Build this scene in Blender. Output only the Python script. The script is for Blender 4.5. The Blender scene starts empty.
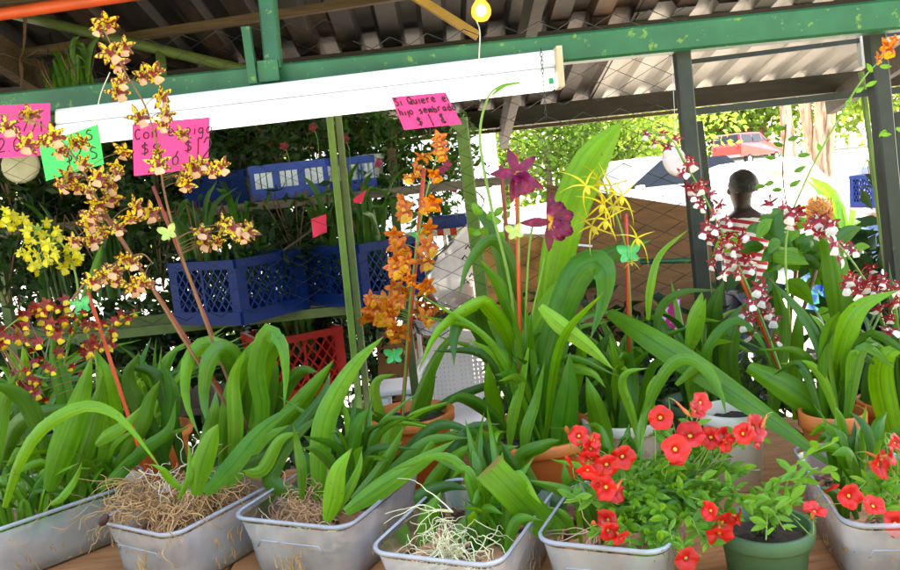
import bpy, math, random
from mathutils import Vector, Matrix
import numpy as np
S = bpy.context.scene
COL = S.collection
R = math.radians
# ------------------------------------------------------------------ camera
EYE = Vector((0.0, 0.0, 1.55)); PITCH = R(-7.0); ROLL = R(6.0); F = 780.0
_fw = Vector((0, math.cos(PITCH), math.sin(PITCH))); _up0 = Vector((0, -math.sin(PITCH), math.cos(PITCH))); _x0 = Vector((1, 0, 0))
_rt = _x0 * math.cos(ROLL) - _up0 * math.sin(ROLL)
_up = _up0 * math.cos(ROLL) + _x0 * math.sin(ROLL)
cd = bpy.data.cameras.new('camera'); cam = bpy.data.objects.new('camera', cd); COL.objects.link(cam)
M3 = Matrix((_rt, _up, -_fw)).transposed()
cam.matrix_world = Matrix.Translation(EYE) @ M3.to_4x4()
cd.sensor_width = 36.0; cd.lens = 36.0 * F / 900.0; cd.clip_start = 0.02; cd.clip_end = 2000
S.camera = cam
# ------------------------------------------------------------------ world, sun, exposure
SUN_EL, SUN_AZ = R(58), R(25)          # the sun stands beyond the stall, so the table is in the shade of the roof
w = bpy.data.worlds.new('World'); S.world = w; w.use_nodes = True
nt = w.node_tree; sky = nt.nodes.new('ShaderNodeTexSky'); sky.sky_type = 'NISHITA'; sky.sun_disc = False
sky.sun_elevation = SUN_EL; sky.sun_rotation = SUN_AZ; sky.air_density = 1.0; sky.dust_density = 2.5; sky.ozone_density = 0.6
bg = nt.nodes['Background']; bg.inputs['Strength'].default_value = 0.15
nt.links.new(sky.outputs['Color'], bg.inputs['Color'])
sl = bpy.data.lights.new('sun', 'SUN'); sl.energy = 3.6; sl.angle = R(0.5); sl.color = (1.0, 0.95, 0.86)
so = bpy.data.objects.new('sun', sl); COL.objects.link(so)
sd = Vector((math.sin(SUN_AZ) * math.cos(SUN_EL), math.cos(SUN_AZ) * math.cos(SUN_EL), math.sin(SUN_EL)))
so.rotation_euler = sd.to_track_quat('Z', 'Y').to_euler(); so.location = (0, 0, 20)
S.view_settings.view_transform = 'Standard'; S.view_settings.look = 'None'; S.view_settings.gamma = 1.0
S.view_settings.use_curve_mapping = False
S.view_settings.exposure = 3.2
S.view_settings.use_white_balance = True; S.view_settings.white_balance_temperature = 7600; S.view_settings.white_balance_tint = 12
S.render.engine = 'CYCLES'
S.cycles.max_bounces = 8; S.cycles.transparent_max_bounces = 24
S.render.resolution_x = 1024; S.render.resolution_y = 649

# ------------------------------------------------------------------ projection helpers (photo pixels of the 900x570 picture -> metres)
def ray(px, py): return _fw * F + _rt * (px - 450.0) - _up * (py - 285.0)
def at(px, py, Y):                      # the point on the plane y = Y
    d = ray(px, py); return EYE + d * (Y / d.y)
def atz(px, py, Z):                     # the point on the level plane z = Z
    d = ray(px, py); return EYE + d * ((Z - EYE.z) / d.z)
def mpp(Y): return Y / F                # metres in one pixel at y = Y

# ------------------------------------------------------------------ materials
MATS = {}
def mat(name, col, rough=0.5, metal=0.0, var=0.12, scale=12.0, bump=0.0, spec=0.5, emit=None, estr=0.0, alpha=None, coat=0.0, dirt=None, stretch=None):
    if name in MATS: return MATS[name]
    m = bpy.data.materials.new(name); m.use_nodes = True; n = m.node_tree.nodes; l = m.node_tree.links
    b = n['Principled BSDF']; b.inputs['Roughness'].default_value = rough; b.inputs['Metallic'].default_value = metal
    b.inputs['Specular IOR Level'].default_value = spec; b.inputs['Coat Weight'].default_value = coat
    tc = n.new('ShaderNodeTexCoord'); src = tc.outputs['Object']
    if stretch:
        mp = n.new('ShaderNodeMapping'); mp.inputs['Scale'].default_value = stretch; l.new(src, mp.inputs['Vector']); src = mp.outputs['Vector']
    nz = n.new('ShaderNodeTexNoise'); nz.inputs['Scale'].default_value = scale; nz.inputs['Detail'].default_value = 6; l.new(src, nz.inputs['Vector'])
    mr = n.new('ShaderNodeMapRange'); mr.inputs['From Min'].default_value = 0.3; mr.inputs['From Max'].default_value = 0.7
    mr.inputs['To Min'].default_value = 1 - var; mr.inputs['To Max'].default_value = 1 + var; l.new(nz.outputs['Fac'], mr.inputs['Value'])
    hv = n.new('ShaderNodeHueSaturation'); hv.inputs['Color'].default_value = (*col, 1); l.new(mr.outputs['Result'], hv.inputs['Value'])
    out = hv.outputs['Color']
    if dirt:
        dcol, lo, hi, dsc = dirt
        n2 = n.new('ShaderNodeTexNoise'); n2.inputs['Scale'].default_value = dsc; n2.inputs['Detail'].default_value = 8; n2.inputs['Roughness'].default_value = 0.65
        l.new(src, n2.inputs['Vector'])
        r2 = n.new('ShaderNodeMapRange'); r2.inputs['From Min'].default_value = lo; r2.inputs['From Max'].default_value = hi; l.new(n2.outputs['Fac'], r2.inputs['Value'])
        mx = n.new('ShaderNodeMix'); mx.data_type = 'RGBA'; l.new(r2.outputs['Result'], mx.inputs['Factor']); l.new(out, mx.inputs['A']); mx.inputs['B'].default_value = (*dcol, 1)
        out = mx.outputs['Result']
    l.new(out, b.inputs['Base Color'])
    if bump:
        bp = n.new('ShaderNodeBump'); bp.inputs['Strength'].default_value = bump; bp.inputs['Distance'].default_value = 0.01
        l.new(nz.outputs['Fac'], bp.inputs['Height']); l.new(bp.outputs['Normal'], b.inputs['Normal'])
    if emit: b.inputs['Emission Color'].default_value = (*emit, 1); b.inputs['Emission Strength'].default_value = estr
    if alpha is not None: b.inputs['Alpha'].default_value = alpha
    MATS[name] = m; return m
def leafmat(name, col, col2, rough=0.36, trans=0.28, veins=11.0, spec=0.38):
    if name in MATS: return MATS[name]
    m = bpy.data.materials.new(name); m.use_nodes = True; n = m.node_tree.nodes; l = m.node_tree.links
    b = n['Principled BSDF']; b.inputs['Roughness'].default_value = rough; b.inputs['Specular IOR Level'].default_value = spec
    oi = n.new('ShaderNodeObjectInfo'); uv = n.new('ShaderNodeUVMap'); tc = n.new('ShaderNodeTexCoord')
    nz = n.new('ShaderNodeTexNoise'); nz.inputs['Scale'].default_value = 22; nz.inputs['Detail'].default_value = 5; l.new(tc.outputs['Object'], nz.inputs['Vector'])
    ad = n.new('ShaderNodeMath'); ad.operation = 'MULTIPLY_ADD'; ad.inputs[1].default_value = 0.7; l.new(nz.outputs['Fac'], ad.inputs[0]); 
    sc = n.new('ShaderNodeMath'); sc.operation = 'MULTIPLY_ADD'; sc.inputs[1].default_value = 0.95; sc.inputs[2].default_value = -0.32; l.new(oi.outputs['Random'], sc.inputs[0]); l.new(sc.outputs[0], ad.inputs[2])
    mx = n.new('ShaderNodeMix'); mx.data_type = 'RGBA'; mx.inputs['A'].default_value = (*col, 1); mx.inputs['B'].default_value = (*col2, 1); l.new(ad.outputs[0], mx.inputs['Factor'])
    # fine streaks along the blade, a midrib and browned tips
    sx = n.new('ShaderNodeSeparateXYZ'); l.new(uv.outputs['UV'], sx.inputs[0])
    of = n.new('ShaderNodeMath'); of.operation = 'MULTIPLY'; of.inputs[1].default_value = 50; l.new(oi.outputs['Random'], of.inputs[0])
    cx = n.new('ShaderNodeCombineXYZ'); l.new(of.outputs[0], cx.inputs['Z'])
    a1 = n.new('ShaderNodeMath'); a1.operation = 'MULTIPLY'; a1.inputs[1].default_value = veins; l.new(sx.outputs['X'], a1.inputs[0]); l.new(a1.outputs[0], cx.inputs['X'])
    a2 = n.new('ShaderNodeMath'); a2.operation = 'MULTIPLY'; a2.inputs[1].default_value = 1.3; l.new(sx.outputs['Y'], a2.inputs[0]); l.new(a2.outputs[0], cx.inputs['Y'])
    wv = n.new('ShaderNodeTexNoise'); wv.inputs['Scale'].default_value = 1.0; wv.inputs['Detail'].default_value = 4; l.new(cx.outputs[0], wv.inputs['Vector'])
    mr = n.new('ShaderNodeMapRange'); mr.inputs['From Min'].default_value = .3; mr.inputs['From Max'].default_value = .7; mr.inputs['To Min'].default_value = 0.78; mr.inputs['To Max'].default_value = 1.16; l.new(wv.outputs['Fac'], mr.inputs['Value'])
    ab = n.new('ShaderNodeMath'); ab.operation = 'SUBTRACT'; ab.inputs[1].default_value = .5; l.new(sx.outputs['X'], ab.inputs[0]); ab2 = n.new('ShaderNodeMath'); ab2.operation = 'ABSOLUTE'; l.new(ab.outputs[0], ab2.inputs[0])
    mrb = n.new('ShaderNodeMapRange'); mrb.inputs['From Max'].default_value = .05; mrb.inputs['To Min'].default_value = .70; mrb.inputs['To Max'].default_value = 1.0; l.new(ab2.outputs[0], mrb.inputs['Value'])
    mm = n.new('ShaderNodeMath'); mm.operation = 'MULTIPLY'; l.new(mr.outputs['Result'], mm.inputs[0]); l.new(mrb.outputs['Result'], mm.inputs[1])
    hv0 = n.new('ShaderNodeHueSaturation'); l.new(mx.outputs['Result'], hv0.inputs['Color']); l.new(mm.outputs[0], hv0.inputs['Value'])
    tp = n.new('ShaderNodeMath'); tp.operation = 'MULTIPLY_ADD'; l.new(nz.outputs['Fac'], tp.inputs[0]); tp.inputs[1].default_value = .16; l.new(sx.outputs['Y'], tp.inputs[2])
    tr_ = n.new('ShaderNodeMapRange'); tr_.inputs['From Min'].default_value = 1.03; tr_.inputs['From Max'].default_value = 1.09; l.new(tp.outputs[0], tr_.inputs['Value'])
    hv = n.new('ShaderNodeMix'); hv.data_type = 'RGBA'; l.new(tr_.outputs['Result'], hv.inputs['Factor']); l.new(hv0.outputs['Color'], hv.inputs['A']); hv.inputs['B'].default_value = (.16, .11, .03, 1)
    # scattered brown flecks
    n3 = n.new('ShaderNodeTexNoise'); n3.inputs['Scale'].default_value = 120; n3.inputs['Detail'].default_value = 3; l.new(tc.outputs['Object'], n3.inputs['Vector'])
    r3 = n.new('ShaderNodeMapRange'); r3.inputs['From Min'].default_value = 0.655; r3.inputs['From Max'].default_value = 0.70; r3.inputs['To Max'].default_value = 0.6; l.new(n3.outputs['Fac'], r3.inputs['Value'])
    m3 = n.new('ShaderNodeMix'); m3.data_type = 'RGBA'; l.new(r3.outputs['Result'], m3.inputs['Factor']); l.new(hv.outputs['Result'], m3.inputs['A']); m3.inputs['B'].default_value = (0.09, 0.09, 0.02, 1)
    l.new(m3.outputs['Result'], b.inputs['Base Color'])
    bp = n.new('ShaderNodeBump'); bp.inputs['Strength'].default_value = 0.16; bp.inputs['Distance'].default_value = 0.003; l.new(wv.outputs['Fac'], bp.inputs['Height']); l.new(bp.outputs['Normal'], b.inputs['Normal'])
    rr = n.new('ShaderNodeMapRange'); rr.inputs['To Min'].default_value = rough - 0.08; rr.inputs['To Max'].default_value = rough + 0.18; l.new(nz.outputs['Fac'], rr.inputs['Value']); l.new(rr.outputs['Result'], b.inputs['Roughness'])
    tr = n.new('ShaderNodeBsdfTranslucent'); h2 = n.new('ShaderNodeHueSaturation'); h2.inputs['Value'].default_value = 1.6; h2.inputs['Hue'].default_value = 0.485; l.new(m3.outputs['Result'], h2.inputs['Color']); l.new(h2.outputs['Color'], tr.inputs['Color'])
    ms = n.new('ShaderNodeMixShader'); ms.inputs[0].default_value = trans; l.new(b.outputs[0], ms.inputs[1]); l.new(tr.outputs[0], ms.inputs[2])
    l.new(ms.outputs[0], n['Material Output'].inputs['Surface'])
    MATS[name] = m; return m
def petalmat(name, col, spot=None, scale=160.0, lo=0.5, hi=0.56, base=None, trans=0.3, rough=0.45, bandv=None):
    """petal: own colour, optional blotches of a second pigment, optional throat colour at the petal's base"""
    if name in MATS: return MATS[name]
    m = bpy.data.materials.new(name); m.use_nodes = True; n = m.node_tree.nodes; l = m.node_tree.links
    b = n['Principled BSDF']; b.inputs['Roughness'].default_value = rough
    tc = n.new('ShaderNodeTexCoord'); uv = n.new('ShaderNodeUVMap'); sx = n.new('ShaderNodeSeparateXYZ'); l.new(uv.outputs['UV'], sx.inputs[0])
    nz = n.new('ShaderNodeTexNoise'); nz.inputs['Scale'].default_value = 60; l.new(tc.outputs['Object'], nz.inputs['Vector'])
    mr = n.new('ShaderNodeMapRange'); mr.inputs['From Min'].default_value = 0.3; mr.inputs['From Max'].default_value = 0.7; mr.inputs['To Min'].default_value = 0.8; mr.inputs['To Max'].default_value = 1.12; l.new(nz.outputs['Fac'], mr.inputs['Value'])
    oi = n.new('ShaderNodeObjectInfo'); mo = n.new('ShaderNodeMath'); mo.operation = 'MULTIPLY_ADD'; mo.inputs[1].default_value = .5; mo.inputs[2].default_value = .72; l.new(oi.outputs['Random'], mo.inputs[0]); m0 = n.new('ShaderNodeMath'); m0.operation = 'MULTIPLY'; l.new(mo.outputs[0], m0.inputs[0]); l.new(mr.outputs['Result'], m0.inputs[1])
    hv = n.new('ShaderNodeHueSaturation'); hv.inputs['Color'].default_value = (*col, 1); l.new(m0.outputs[0], hv.inputs['Value'])
    out = hv.outputs['Color']
    if spot:
        n2 = n.new('ShaderNodeTexNoise'); n2.inputs['Scale'].default_value = scale; n2.inputs['Detail'].default_value = 1; l.new(tc.outputs['Object'], n2.inputs['Vector'])
        f = n2.outputs['Fac']
        if bandv:
            a = n.new('ShaderNodeMath'); a.operation = 'MULTIPLY_ADD'; l.new(sx.outputs['Y'], a.inputs[0]); a.inputs[1].default_value = bandv; l.new(f, a.inputs[2]); f = a.outputs[0]
        r2 = n.new('ShaderNodeMapRange'); r2.inputs['From Min'].default_value = lo; r2.inputs['From Max'].default_value = hi; l.new(f, r2.inputs['Value'])
        mx = n.new('ShaderNodeMix'); mx.data_type = 'RGBA'; l.new(r2.outputs['Result'], mx.inputs['Factor']); l.new(out, mx.inputs['A']); mx.inputs['B'].default_value = (*spot, 1); out = mx.outputs['Result']
    if base:
        bc, bv = base
        r3 = n.new('ShaderNodeMapRange'); r3.inputs['From Min'].default_value = bv + 0.1; r3.inputs['From Max'].default_value = bv - 0.04; l.new(sx.outputs['Y'], r3.inputs['Value'])
        m3 = n.new('ShaderNodeMix'); m3.data_type = 'RGBA'; l.new(r3.outputs['Result'], m3.inputs['Factor']); l.new(out, m3.inputs['A']); m3.inputs['B'].default_value = (*bc, 1); out = m3.outputs['Result']
    l.new(out, b.inputs['Base Color'])
    tr = n.new('ShaderNodeBsdfTranslucent'); l.new(out, tr.inputs['Color'])
    ms = n.new('ShaderNodeMixShader'); ms.inputs[0].default_value = trans; l.new(b.outputs[0], ms.inputs[1]); l.new(tr.outputs[0], ms.inputs[2]); l.new(ms.outputs[0], n['Material Output'].inputs['Surface'])
    MATS[name] = m; return m
def clearplastic(name, col, clear=0.5, rough=0.22):
    if name in MATS: return MATS[name]
    m = bpy.data.materials.new(name); m.use_nodes = True; n = m.node_tree.nodes; l = m.node_tree.links
    n.remove(n['Principled BSDF'])
    tp = n.new('ShaderNodeBsdfTransparent'); tp.inputs[0].default_value = (0.93, 0.95, 0.98, 1)
    df = n.new('ShaderNodeBsdfDiffuse'); df.inputs[0].default_value = (*col, 1); tl = n.new('ShaderNodeBsdfTranslucent'); tl.inputs[0].default_value = (*col, 1)
    gl = n.new('ShaderNodeBsdfGlossy'); gl.inputs['Roughness'].default_value = rough
    tc = n.new('ShaderNodeTexCoord'); nz = n.new('ShaderNodeTexNoise'); nz.inputs['Scale'].default_value = 14; nz.inputs['Detail'].default_value = 7; l.new(tc.outputs['Object'], nz.inputs['Vector'])
    mr = n.new('ShaderNodeMapRange'); mr.inputs['From Min'].default_value = 0.3; mr.inputs['From Max'].default_value = 0.7; mr.inputs['To Min'].default_value = 1 - clear - 0.12; mr.inputs['To Max'].default_value = 1 - clear + 0.14; l.new(nz.outputs['Fac'], mr.inputs['Value'])
    a = n.new('ShaderNodeMixShader'); a.inputs[0].default_value = 0.5; l.new(df.outputs[0], a.inputs[1]); l.new(tl.outputs[0], a.inputs[2])
    c = n.new('ShaderNodeMixShader'); l.new(mr.outputs['Result'], c.inputs[0]); l.new(tp.outputs[0], c.inputs[1]); l.new(a.outputs[0], c.inputs[2])
    fr = n.new('ShaderNodeFresnel'); fr.inputs[0].default_value = 1.45
    d = n.new('ShaderNodeMixShader'); l.new(fr.outputs[0], d.inputs[0]); l.new(c.outputs[0], d.inputs[1]); l.new(gl.outputs[0], d.inputs[2])
    l.new(d.outputs[0], n['Material Output'].inputs['Surface'])
    MATS[name] = m; return m

# ------------------------------------------------------------------ object helpers
def link(o, parent=None):
    COL.objects.link(o)
    if parent is not None: o.parent = parent
    return o
def origin(o):
    v = Vector((0, 0, 0))
    while o is not None: v += o.location; o = o.parent
    return v
def thing(name, loc, label, cat, group=None):
    o = bpy.data.objects.new(name, None); o.empty_display_size = 0.05; o.location = loc; COL.objects.link(o)
    o['label'] = label; o['category'] = cat
    if group: o['group'] = group
    return o
def tag(o, label, cat, group=None):
    o['label'] = label; o['category'] = cat
    if group: o['group'] = group
    return o
class MB:
    def __init__(s): s.v = []; s.f = []; s.m = []; s.uv = {}; s.k = 0
    def add(s, vs, fs, m=0, uvs=None):
        o = len(s.v); s.v.extend([tuple(p) for p in vs])
        for f in fs: s.f.append(tuple(i + o for i in f)); s.m.append(m)
        if uvs is not None:
            for i, u in enumerate(uvs): s.uv[o + i] = u
    def grid(s, rows, m=0, uv=True, close=False):
        nr, nc = len(rows), len(rows[0]); vs = [p for r in rows for p in r]
        fs = []
        for i in range(nr - 1):
            for j in range(nc if close else nc - 1):
                k = (j + 1) % nc; fs.append((i * nc + j, i * nc + k, (i + 1) * nc + k, (i + 1) * nc + j))
        us = [(j / max(1, nc - 1), i / max(1, nr - 1)) for i in range(nr) for j in range(nc)] if uv else None
        s.add(vs, fs, m, us)
    def tube(s, pts, r, n=6, m=0, cap=True):
        pts = [Vector(p) for p in pts]; rows = []
        if not hasattr(r, '__len__'): r = [r] * len(pts)
        T = (pts[1] - pts[0]).normalized(); N = T.orthogonal().normalized()
        for i, p in enumerate(pts):
            a = pts[max(0, i - 1)]; b = pts[min(len(pts) - 1, i + 1)]; t = (b - a)
            if t.length > 1e-9: t.normalize()
            else: t = T
            N = (N - t * N.dot(t)); N = N.normalized() if N.length > 1e-6 else t.orthogonal().normalized(); B = t.cross(N); T = t
            rows.append([p + (N * math.cos(2 * math.pi * j / n) + B * math.sin(2 * math.pi * j / n)) * r[i] for j in range(n)])
        o = len(s.v); s.grid(rows, m, True, True)
        if cap: s.f.append(tuple(range(o + n - 1, o - 1, -1))); s.m.append(m); s.f.append(tuple(o + (len(pts) - 1) * n + j for j in range(n))); s.m.append(m)
    def bar(s, p, q, wd, ht, up=(0, 0, 1), m=0, bev=0.0):
        p, q = Vector(p), Vector(q); t = (q - p).normalized(); up = Vector(up); u = (up - t * up.dot(t)).normalized(); b = t.cross(u)
        c = bev
        if c <= 0: prof = [(-1, -1), (1, -1), (1, 1), (-1, 1)]; prof = [(x * wd / 2, y * ht / 2) for x, y in prof]
        else:
            a, d = wd / 2, ht / 2; prof = [(-a + c, -d), (a - c, -d), (a, -d + c), (a, d - c), (a - c, d), (-a + c, d), (-a, d - c), (-a, -d + c)]
        k = len(prof); o = len(s.v); s.grid([[e + b * x + u * y for x, y in prof] for e in (p, q)], m, False, True)
        s.f.append(tuple(range(o + k - 1, o - 1, -1))); s.m.append(m); s.f.append(tuple(range(o + k, o + 2 * k))); s.m.append(m)
    def box(s, c, d, m=0, rot=0.0, bev=0.0):
        c = Vector(c); x = Vector((math.cos(rot), math.sin(rot), 0)); 
        s.bar(c - x * d[0] / 2, c + x * d[0] / 2, d[1], d[2], (0, 0, 1), m, bev)
    def lathe(s, c, prof, n=24, m=0, axis=None):
        c = Vector(c); A = Vector(axis).normalized() if axis else Vector((0, 0, 1)); X = A.orthogonal().normalized(); Y = A.cross(X)
        s.grid([[c + A * z + (X * math.cos(2 * math.pi * j / n) + Y * math.sin(2 * math.pi * j / n)) * r for j in range(n)] for r, z in prof], m, True, True)
    def build(s, name, mats, parent=None, smooth=True, local=False):
        me = bpy.data.meshes.new(name)
        o3 = Vector((0, 0, 0)) if (local or parent is None) else origin(parent)
        me.from_pydata([(a - o3.x, b - o3.y, c - o3.z) for a, b, c in s.v], [], s.f)
        if not isinstance(mats, (list, tuple)): mats = [mats]
        for m in mats: me.materials.append(m)
        me.polygons.foreach_set('material_index', s.m)
        if smooth: me.polygons.foreach_set('use_smooth', [True] * len(s.f))
        if s.uv:
            lay = me.uv_layers.new(name='UVMap'); vi = np.zeros(len(me.loops), dtype=np.int32); me.loops.foreach_get('vertex_index', vi)
            arr = np.zeros((len(s.v), 2), dtype=np.float32)
            for i, u in s.uv.items(): arr[i] = u
            lay.data.foreach_set('uv', arr[vi].ravel())
        me.update(); me.validate()
        return link(bpy.data.objects.new(name, me), parent)
def flat(o, ang=35):
    o.data.set_sharp_from_angle(angle=R(ang)) if hasattr(o.data, 'set_sharp_from_angle') else None
    return o
def rebase(o):
    """move a parentless mesh's origin to its own base"""
    me = o.data; n = len(me.vertices); a = np.zeros(n * 3); me.vertices.foreach_get('co', a); a = a.reshape(-1, 3)
    c = Vector(((a[:, 0].min() + a[:, 0].max()) / 2, (a[:, 1].min() + a[:, 1].max()) / 2, a[:, 2].min()))
    me.transform(Matrix.Translation(-c)); o.location = c; return o
def solo(mb, name, mats, label, cat, group=None, smooth=False):
    o = rebase(mb.build(name, mats, None, smooth)); return tag(o, label, cat, group)
def struct(mb, name, mats, smooth=False):
    o = mb.build(name, mats, None, smooth); o['kind'] = 'structure'; return o
def spline(ctrl, n):
    P = [Vector(p) for p in ctrl]
    if len(P) == 2: return [P[0].lerp(P[1], i / (n - 1)) for i in range(n)]
    P = [P[0] * 2 - P[1]] + P + [P[-1] * 2 - P[-2]]; k = len(P) - 3; out = []
    for i in range(n):
        t = i / (n - 1) * k; j = min(int(t), k - 1); u = t - j; a, b, c, d = P[j:j + 4]
        out.append(0.5 * ((2 * b) + (c - a) * u + (2 * a - 5 * b + 4 * c - d) * u * u + (3 * b - a - 3 * c + d) * u ** 3))
    return out
# ------------------------------------------------------------------ common materials
C_LEAF = leafmat('strap leaf', (0.030, 0.150, 0.003), (0.130, 0.33, 0.004))
C_LEAFD = leafmat('dark strap leaf', (0.018, 0.088, 0.004), (0.066, 0.195, 0.005), rough=0.33, trans=0.2)
C_LEAFY = leafmat('young strap leaf', (0.09, 0.26, 0.012), (0.20, 0.42, 0.02), trans=0.35)
C_SMALL = leafmat('small leaf', (0.060, 0.21, 0.010), (0.17, 0.40, 0.018), rough=0.45, trans=0.3, veins=3)
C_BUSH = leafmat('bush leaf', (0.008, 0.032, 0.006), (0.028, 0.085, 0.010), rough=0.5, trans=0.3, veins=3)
C_FARLEAF = leafmat('far tree leaf', (0.09, 0.19, 0.02), (0.22, 0.33, 0.04), rough=0.6, trans=0.5, veins=3)
C_GREENPAINT = mat('chipped green paint', (0.016, 0.112, 0.046), 0.42, var=0.25, scale=9, bump=0.12, dirt=((0.13, 0.24, 0.04), 0.60, 0.64, 34))
C_DARKPAINT = mat('dark green black paint', (0.018, 0.024, 0.018), 0.5, var=0.3, scale=20, bump=0.1, dirt=((0.10, 0.07, 0.04), 0.66, 0.74, 30))
C_LIMEPAINT = mat('light green paint', (0.11, 0.20, 0.025), 0.45, var=0.2, scale=14, bump=0.1, dirt=((0.20, 0.18, 0.10), 0.62, 0.70, 22))
C_OLIVE = mat('olive green paint', (0.09, 0.13, 0.03), 0.5, var=0.25, scale=14, dirt=((0.12, 0.09, 0.05), 0.6, 0.7, 22))
C_WHITE = mat('white enamel', (0.80, 0.80, 0.79), 0.35, var=0.05, scale=8, dirt=((0.55, 0.52, 0.46), 0.66, 0.80, 12))
C_WIRE = mat('galvanised wire', (0.035, 0.038, 0.035), 0.5, 0.5, var=0.3, scale=40)
C_RUSTWOOD = mat('weathered timber', (0.11, 0.065, 0.033), 0.8, var=0.35, scale=6, bump=0.4, stretch=(1, 14, 14))
C_BROWNWOOD = mat('brown painted board', (0.22, 0.078, 0.012), 0.6, var=0.25, scale=5, bump=0.2, stretch=(2, 10, 10))
C_PLY = mat('worn plywood', (0.36, 0.155, 0.055), 0.65, var=0.3, scale=4, bump=0.25, stretch=(2.5, 16, 4), dirt=((0.14, 0.07, 0.035), 0.55, 0.72, 5))
C_CARD = mat('brown cardboard', (0.36, 0.17, 0.07), 0.85, var=0.14, scale=5)
C_TERRA = mat('terracotta plastic', (0.58, 0.15, 0.022), 0.55, var=0.16, scale=9, dirt=((0.25, 0.12, 0.06), 0.62, 0.75, 14))
C_SOIL = mat('dark potting soil', (0.035, 0.024, 0.016), 0.95, var=0.5, scale=60, bump=0.9)
C_ROOT = mat('dry orchid root', (0.46, 0.26, 0.11), 0.75, var=0.35, scale=35)
C_ROOTP = mat('pale live root', (0.62, 0.60, 0.36), 0.6, var=0.25, scale=30)
C_ROOTB = mat('brown bark and root mix', (0.36, 0.17, 0.08), 0.9, var=0.45, scale=50, bump=0.8)
C_STAKE = mat('orange plastic stake', (0.46, 0.045, 0.006), 0.4, var=0.12, scale=12)
C_STAKEB = mat('red brown stake', (0.20, 0.026, 0.008), 0.5, var=0.25, scale=18)
C_STEM = mat('green flower stem', (0.14, 0.27, 0.035), 0.5, var=0.15, scale=30)
C_STEMB = mat('brown flower stem', (0.16, 0.07, 0.025), 0.55, var=0.2, scale=30)
C_CLIP = mat('green clear clip', (0.05, 0.55, 0.16), 0.25, var=0.05, alpha=0.75)
C_CLIPY = mat('yellow green clear clip', (0.45, 0.62, 0.16), 0.25, var=0.05, alpha=0.7)
C_BIN = clearplastic('milky clear plastic', (0.86, 0.92, 1.0), 0.58)
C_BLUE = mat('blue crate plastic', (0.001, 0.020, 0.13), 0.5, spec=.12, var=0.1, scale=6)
C_RED = mat('red crate plastic', (0.55, 0.012, 0.010), 0.42, var=0.1, scale=6)
C_GREENPOT = mat('dull green plastic pot', (0.055, 0.13, 0.055), 0.5, var=0.12, scale=10)
C_CREAMPOT = mat('stained cream pot', (0.66, 0.60, 0.48), 0.6, var=0.15, scale=8, dirt=((0.30, 0.22, 0.12), 0.58, 0.75, 18))
C_INK = mat('dark marker ink', (0.05, 0.006, 0.02), 0.6, var=0.1)
C_PINK = mat('fluorescent pink card', (0.85, 0.045, 0.22), 0.7, var=0.05, scale=10)
C_HOT = mat('hot red pink card', (0.85, 0.03, 0.10), 0.7, var=0.05, scale=10)
C_GCARD = mat('fluorescent green card', (0.03, 0.62, 0.12), 0.7, var=0.05, scale=10)
RND = random.Random(11)
C_BUSHL = leafmat('bright bush leaf', (0.018, 0.085, 0.008), (0.06, 0.18, 0.012), rough=0.5, trans=0.35, veins=3)

# ------------------------------------------------------------------ ground, far terrain
def gz(y): return 0.0 if y < 9 else 0.030 * (y - 9)
mb = MB()
ys = [-10, 0, 4.9, 7, 9, 14, 20, 30, 50, 80, 140, 300]
mb.grid([[(x, y, gz(y) if y <= 140 else gz(140) + 8) for x in (-300, -60, -20, -8, -3, 0, 3, 8, 20, 60, 300)] for y in ys])
struct(mb, 'ground', mat('pale dusty gravel', (0.42, 0.39, 0.34), 0.9, var=0.25, scale=3, bump=0.3, dirt=((0.24, 0.22, 0.15), 0.5, 0.7, 1.3)))
mb = MB(); mb.grid([[(x, y, 0.006) for x in (-20, -8, 0, 8, 20)] for y in (-4.6, -2.5, 0.4)]); struct(mb, 'bounce_pavement', mat('pale concrete pavement', (0.42, 0.40, 0.36), 0.85, var=.15, scale=2, bump=.1))  # unseen pale strip added to bounce sunlight onto the table fronts
mb = MB(); hr = random.Random(2)
mb.grid([[(x, y + hr.uniform(-.4, .4), z + hr.uniform(-.25, .25)) for x in np.linspace(-60, 60, 61)] for y, z in ((-4.6, -.3), (-5.4, 1.0), (-6.3, 2.8), (-7.4, 4.6), (-9, 5.6), (-20, 7.5), (-60, 12))])
struct(mb, 'sky_block_bank', mat('added dark grass bank', (0.045, 0.075, 0.020), 0.9, var=.4, scale=2, bump=.5), True)  # unseen bank added behind the camera to hold back low sky light
mb = MB(); mb.grid([[(x, y, 0.004) for x in (-6, -3, 0, 3, 6)] for y in (-0.6, 1, 3, 5.0)])
struct(mb, 'stall_floor', mat('dirty concrete floor', (0.17, 0.15, 0.13), 0.85, var=0.3, scale=4, bump=0.2))

# ------------------------------------------------------------------ stall roof
def roofz(y): return 2.70 - 0.200 * (y - 1.0)
roof = thing('stall_roof', (0, 3, 2.0), 'rusty corrugated metal roof on timber rafters over the stall', 'roof')
C_SHEETD = mat('old roof sheet in shade tone', (0.018, 0.014, 0.012), 0.6, 0.3, var=0.35, scale=3, stretch=(1, 0.3, 1), dirt=((0.12, 0.06, 0.03), 0.5, 0.7, 4))  # shade under the roof put into the dark base colour, rust patches apart
C_SHEETL = mat('zinc roof sheet in daylight tone', (0.26, 0.25, 0.23), 0.5, 0.1, var=0.15, scale=3, dirt=((0.30, 0.24, 0.17), 0.58, 0.75, 5))  # same roofing, daylight near the eave put into a paler colour
_m = C_SHEETL.node_tree; _t = _m.nodes.new('ShaderNodeBsdfTranslucent'); _t.inputs[0].default_value = (.75, .72, .62, 1); _x = _m.nodes.new('ShaderNodeMixShader'); _x.inputs[0].default_value = .015
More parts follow.
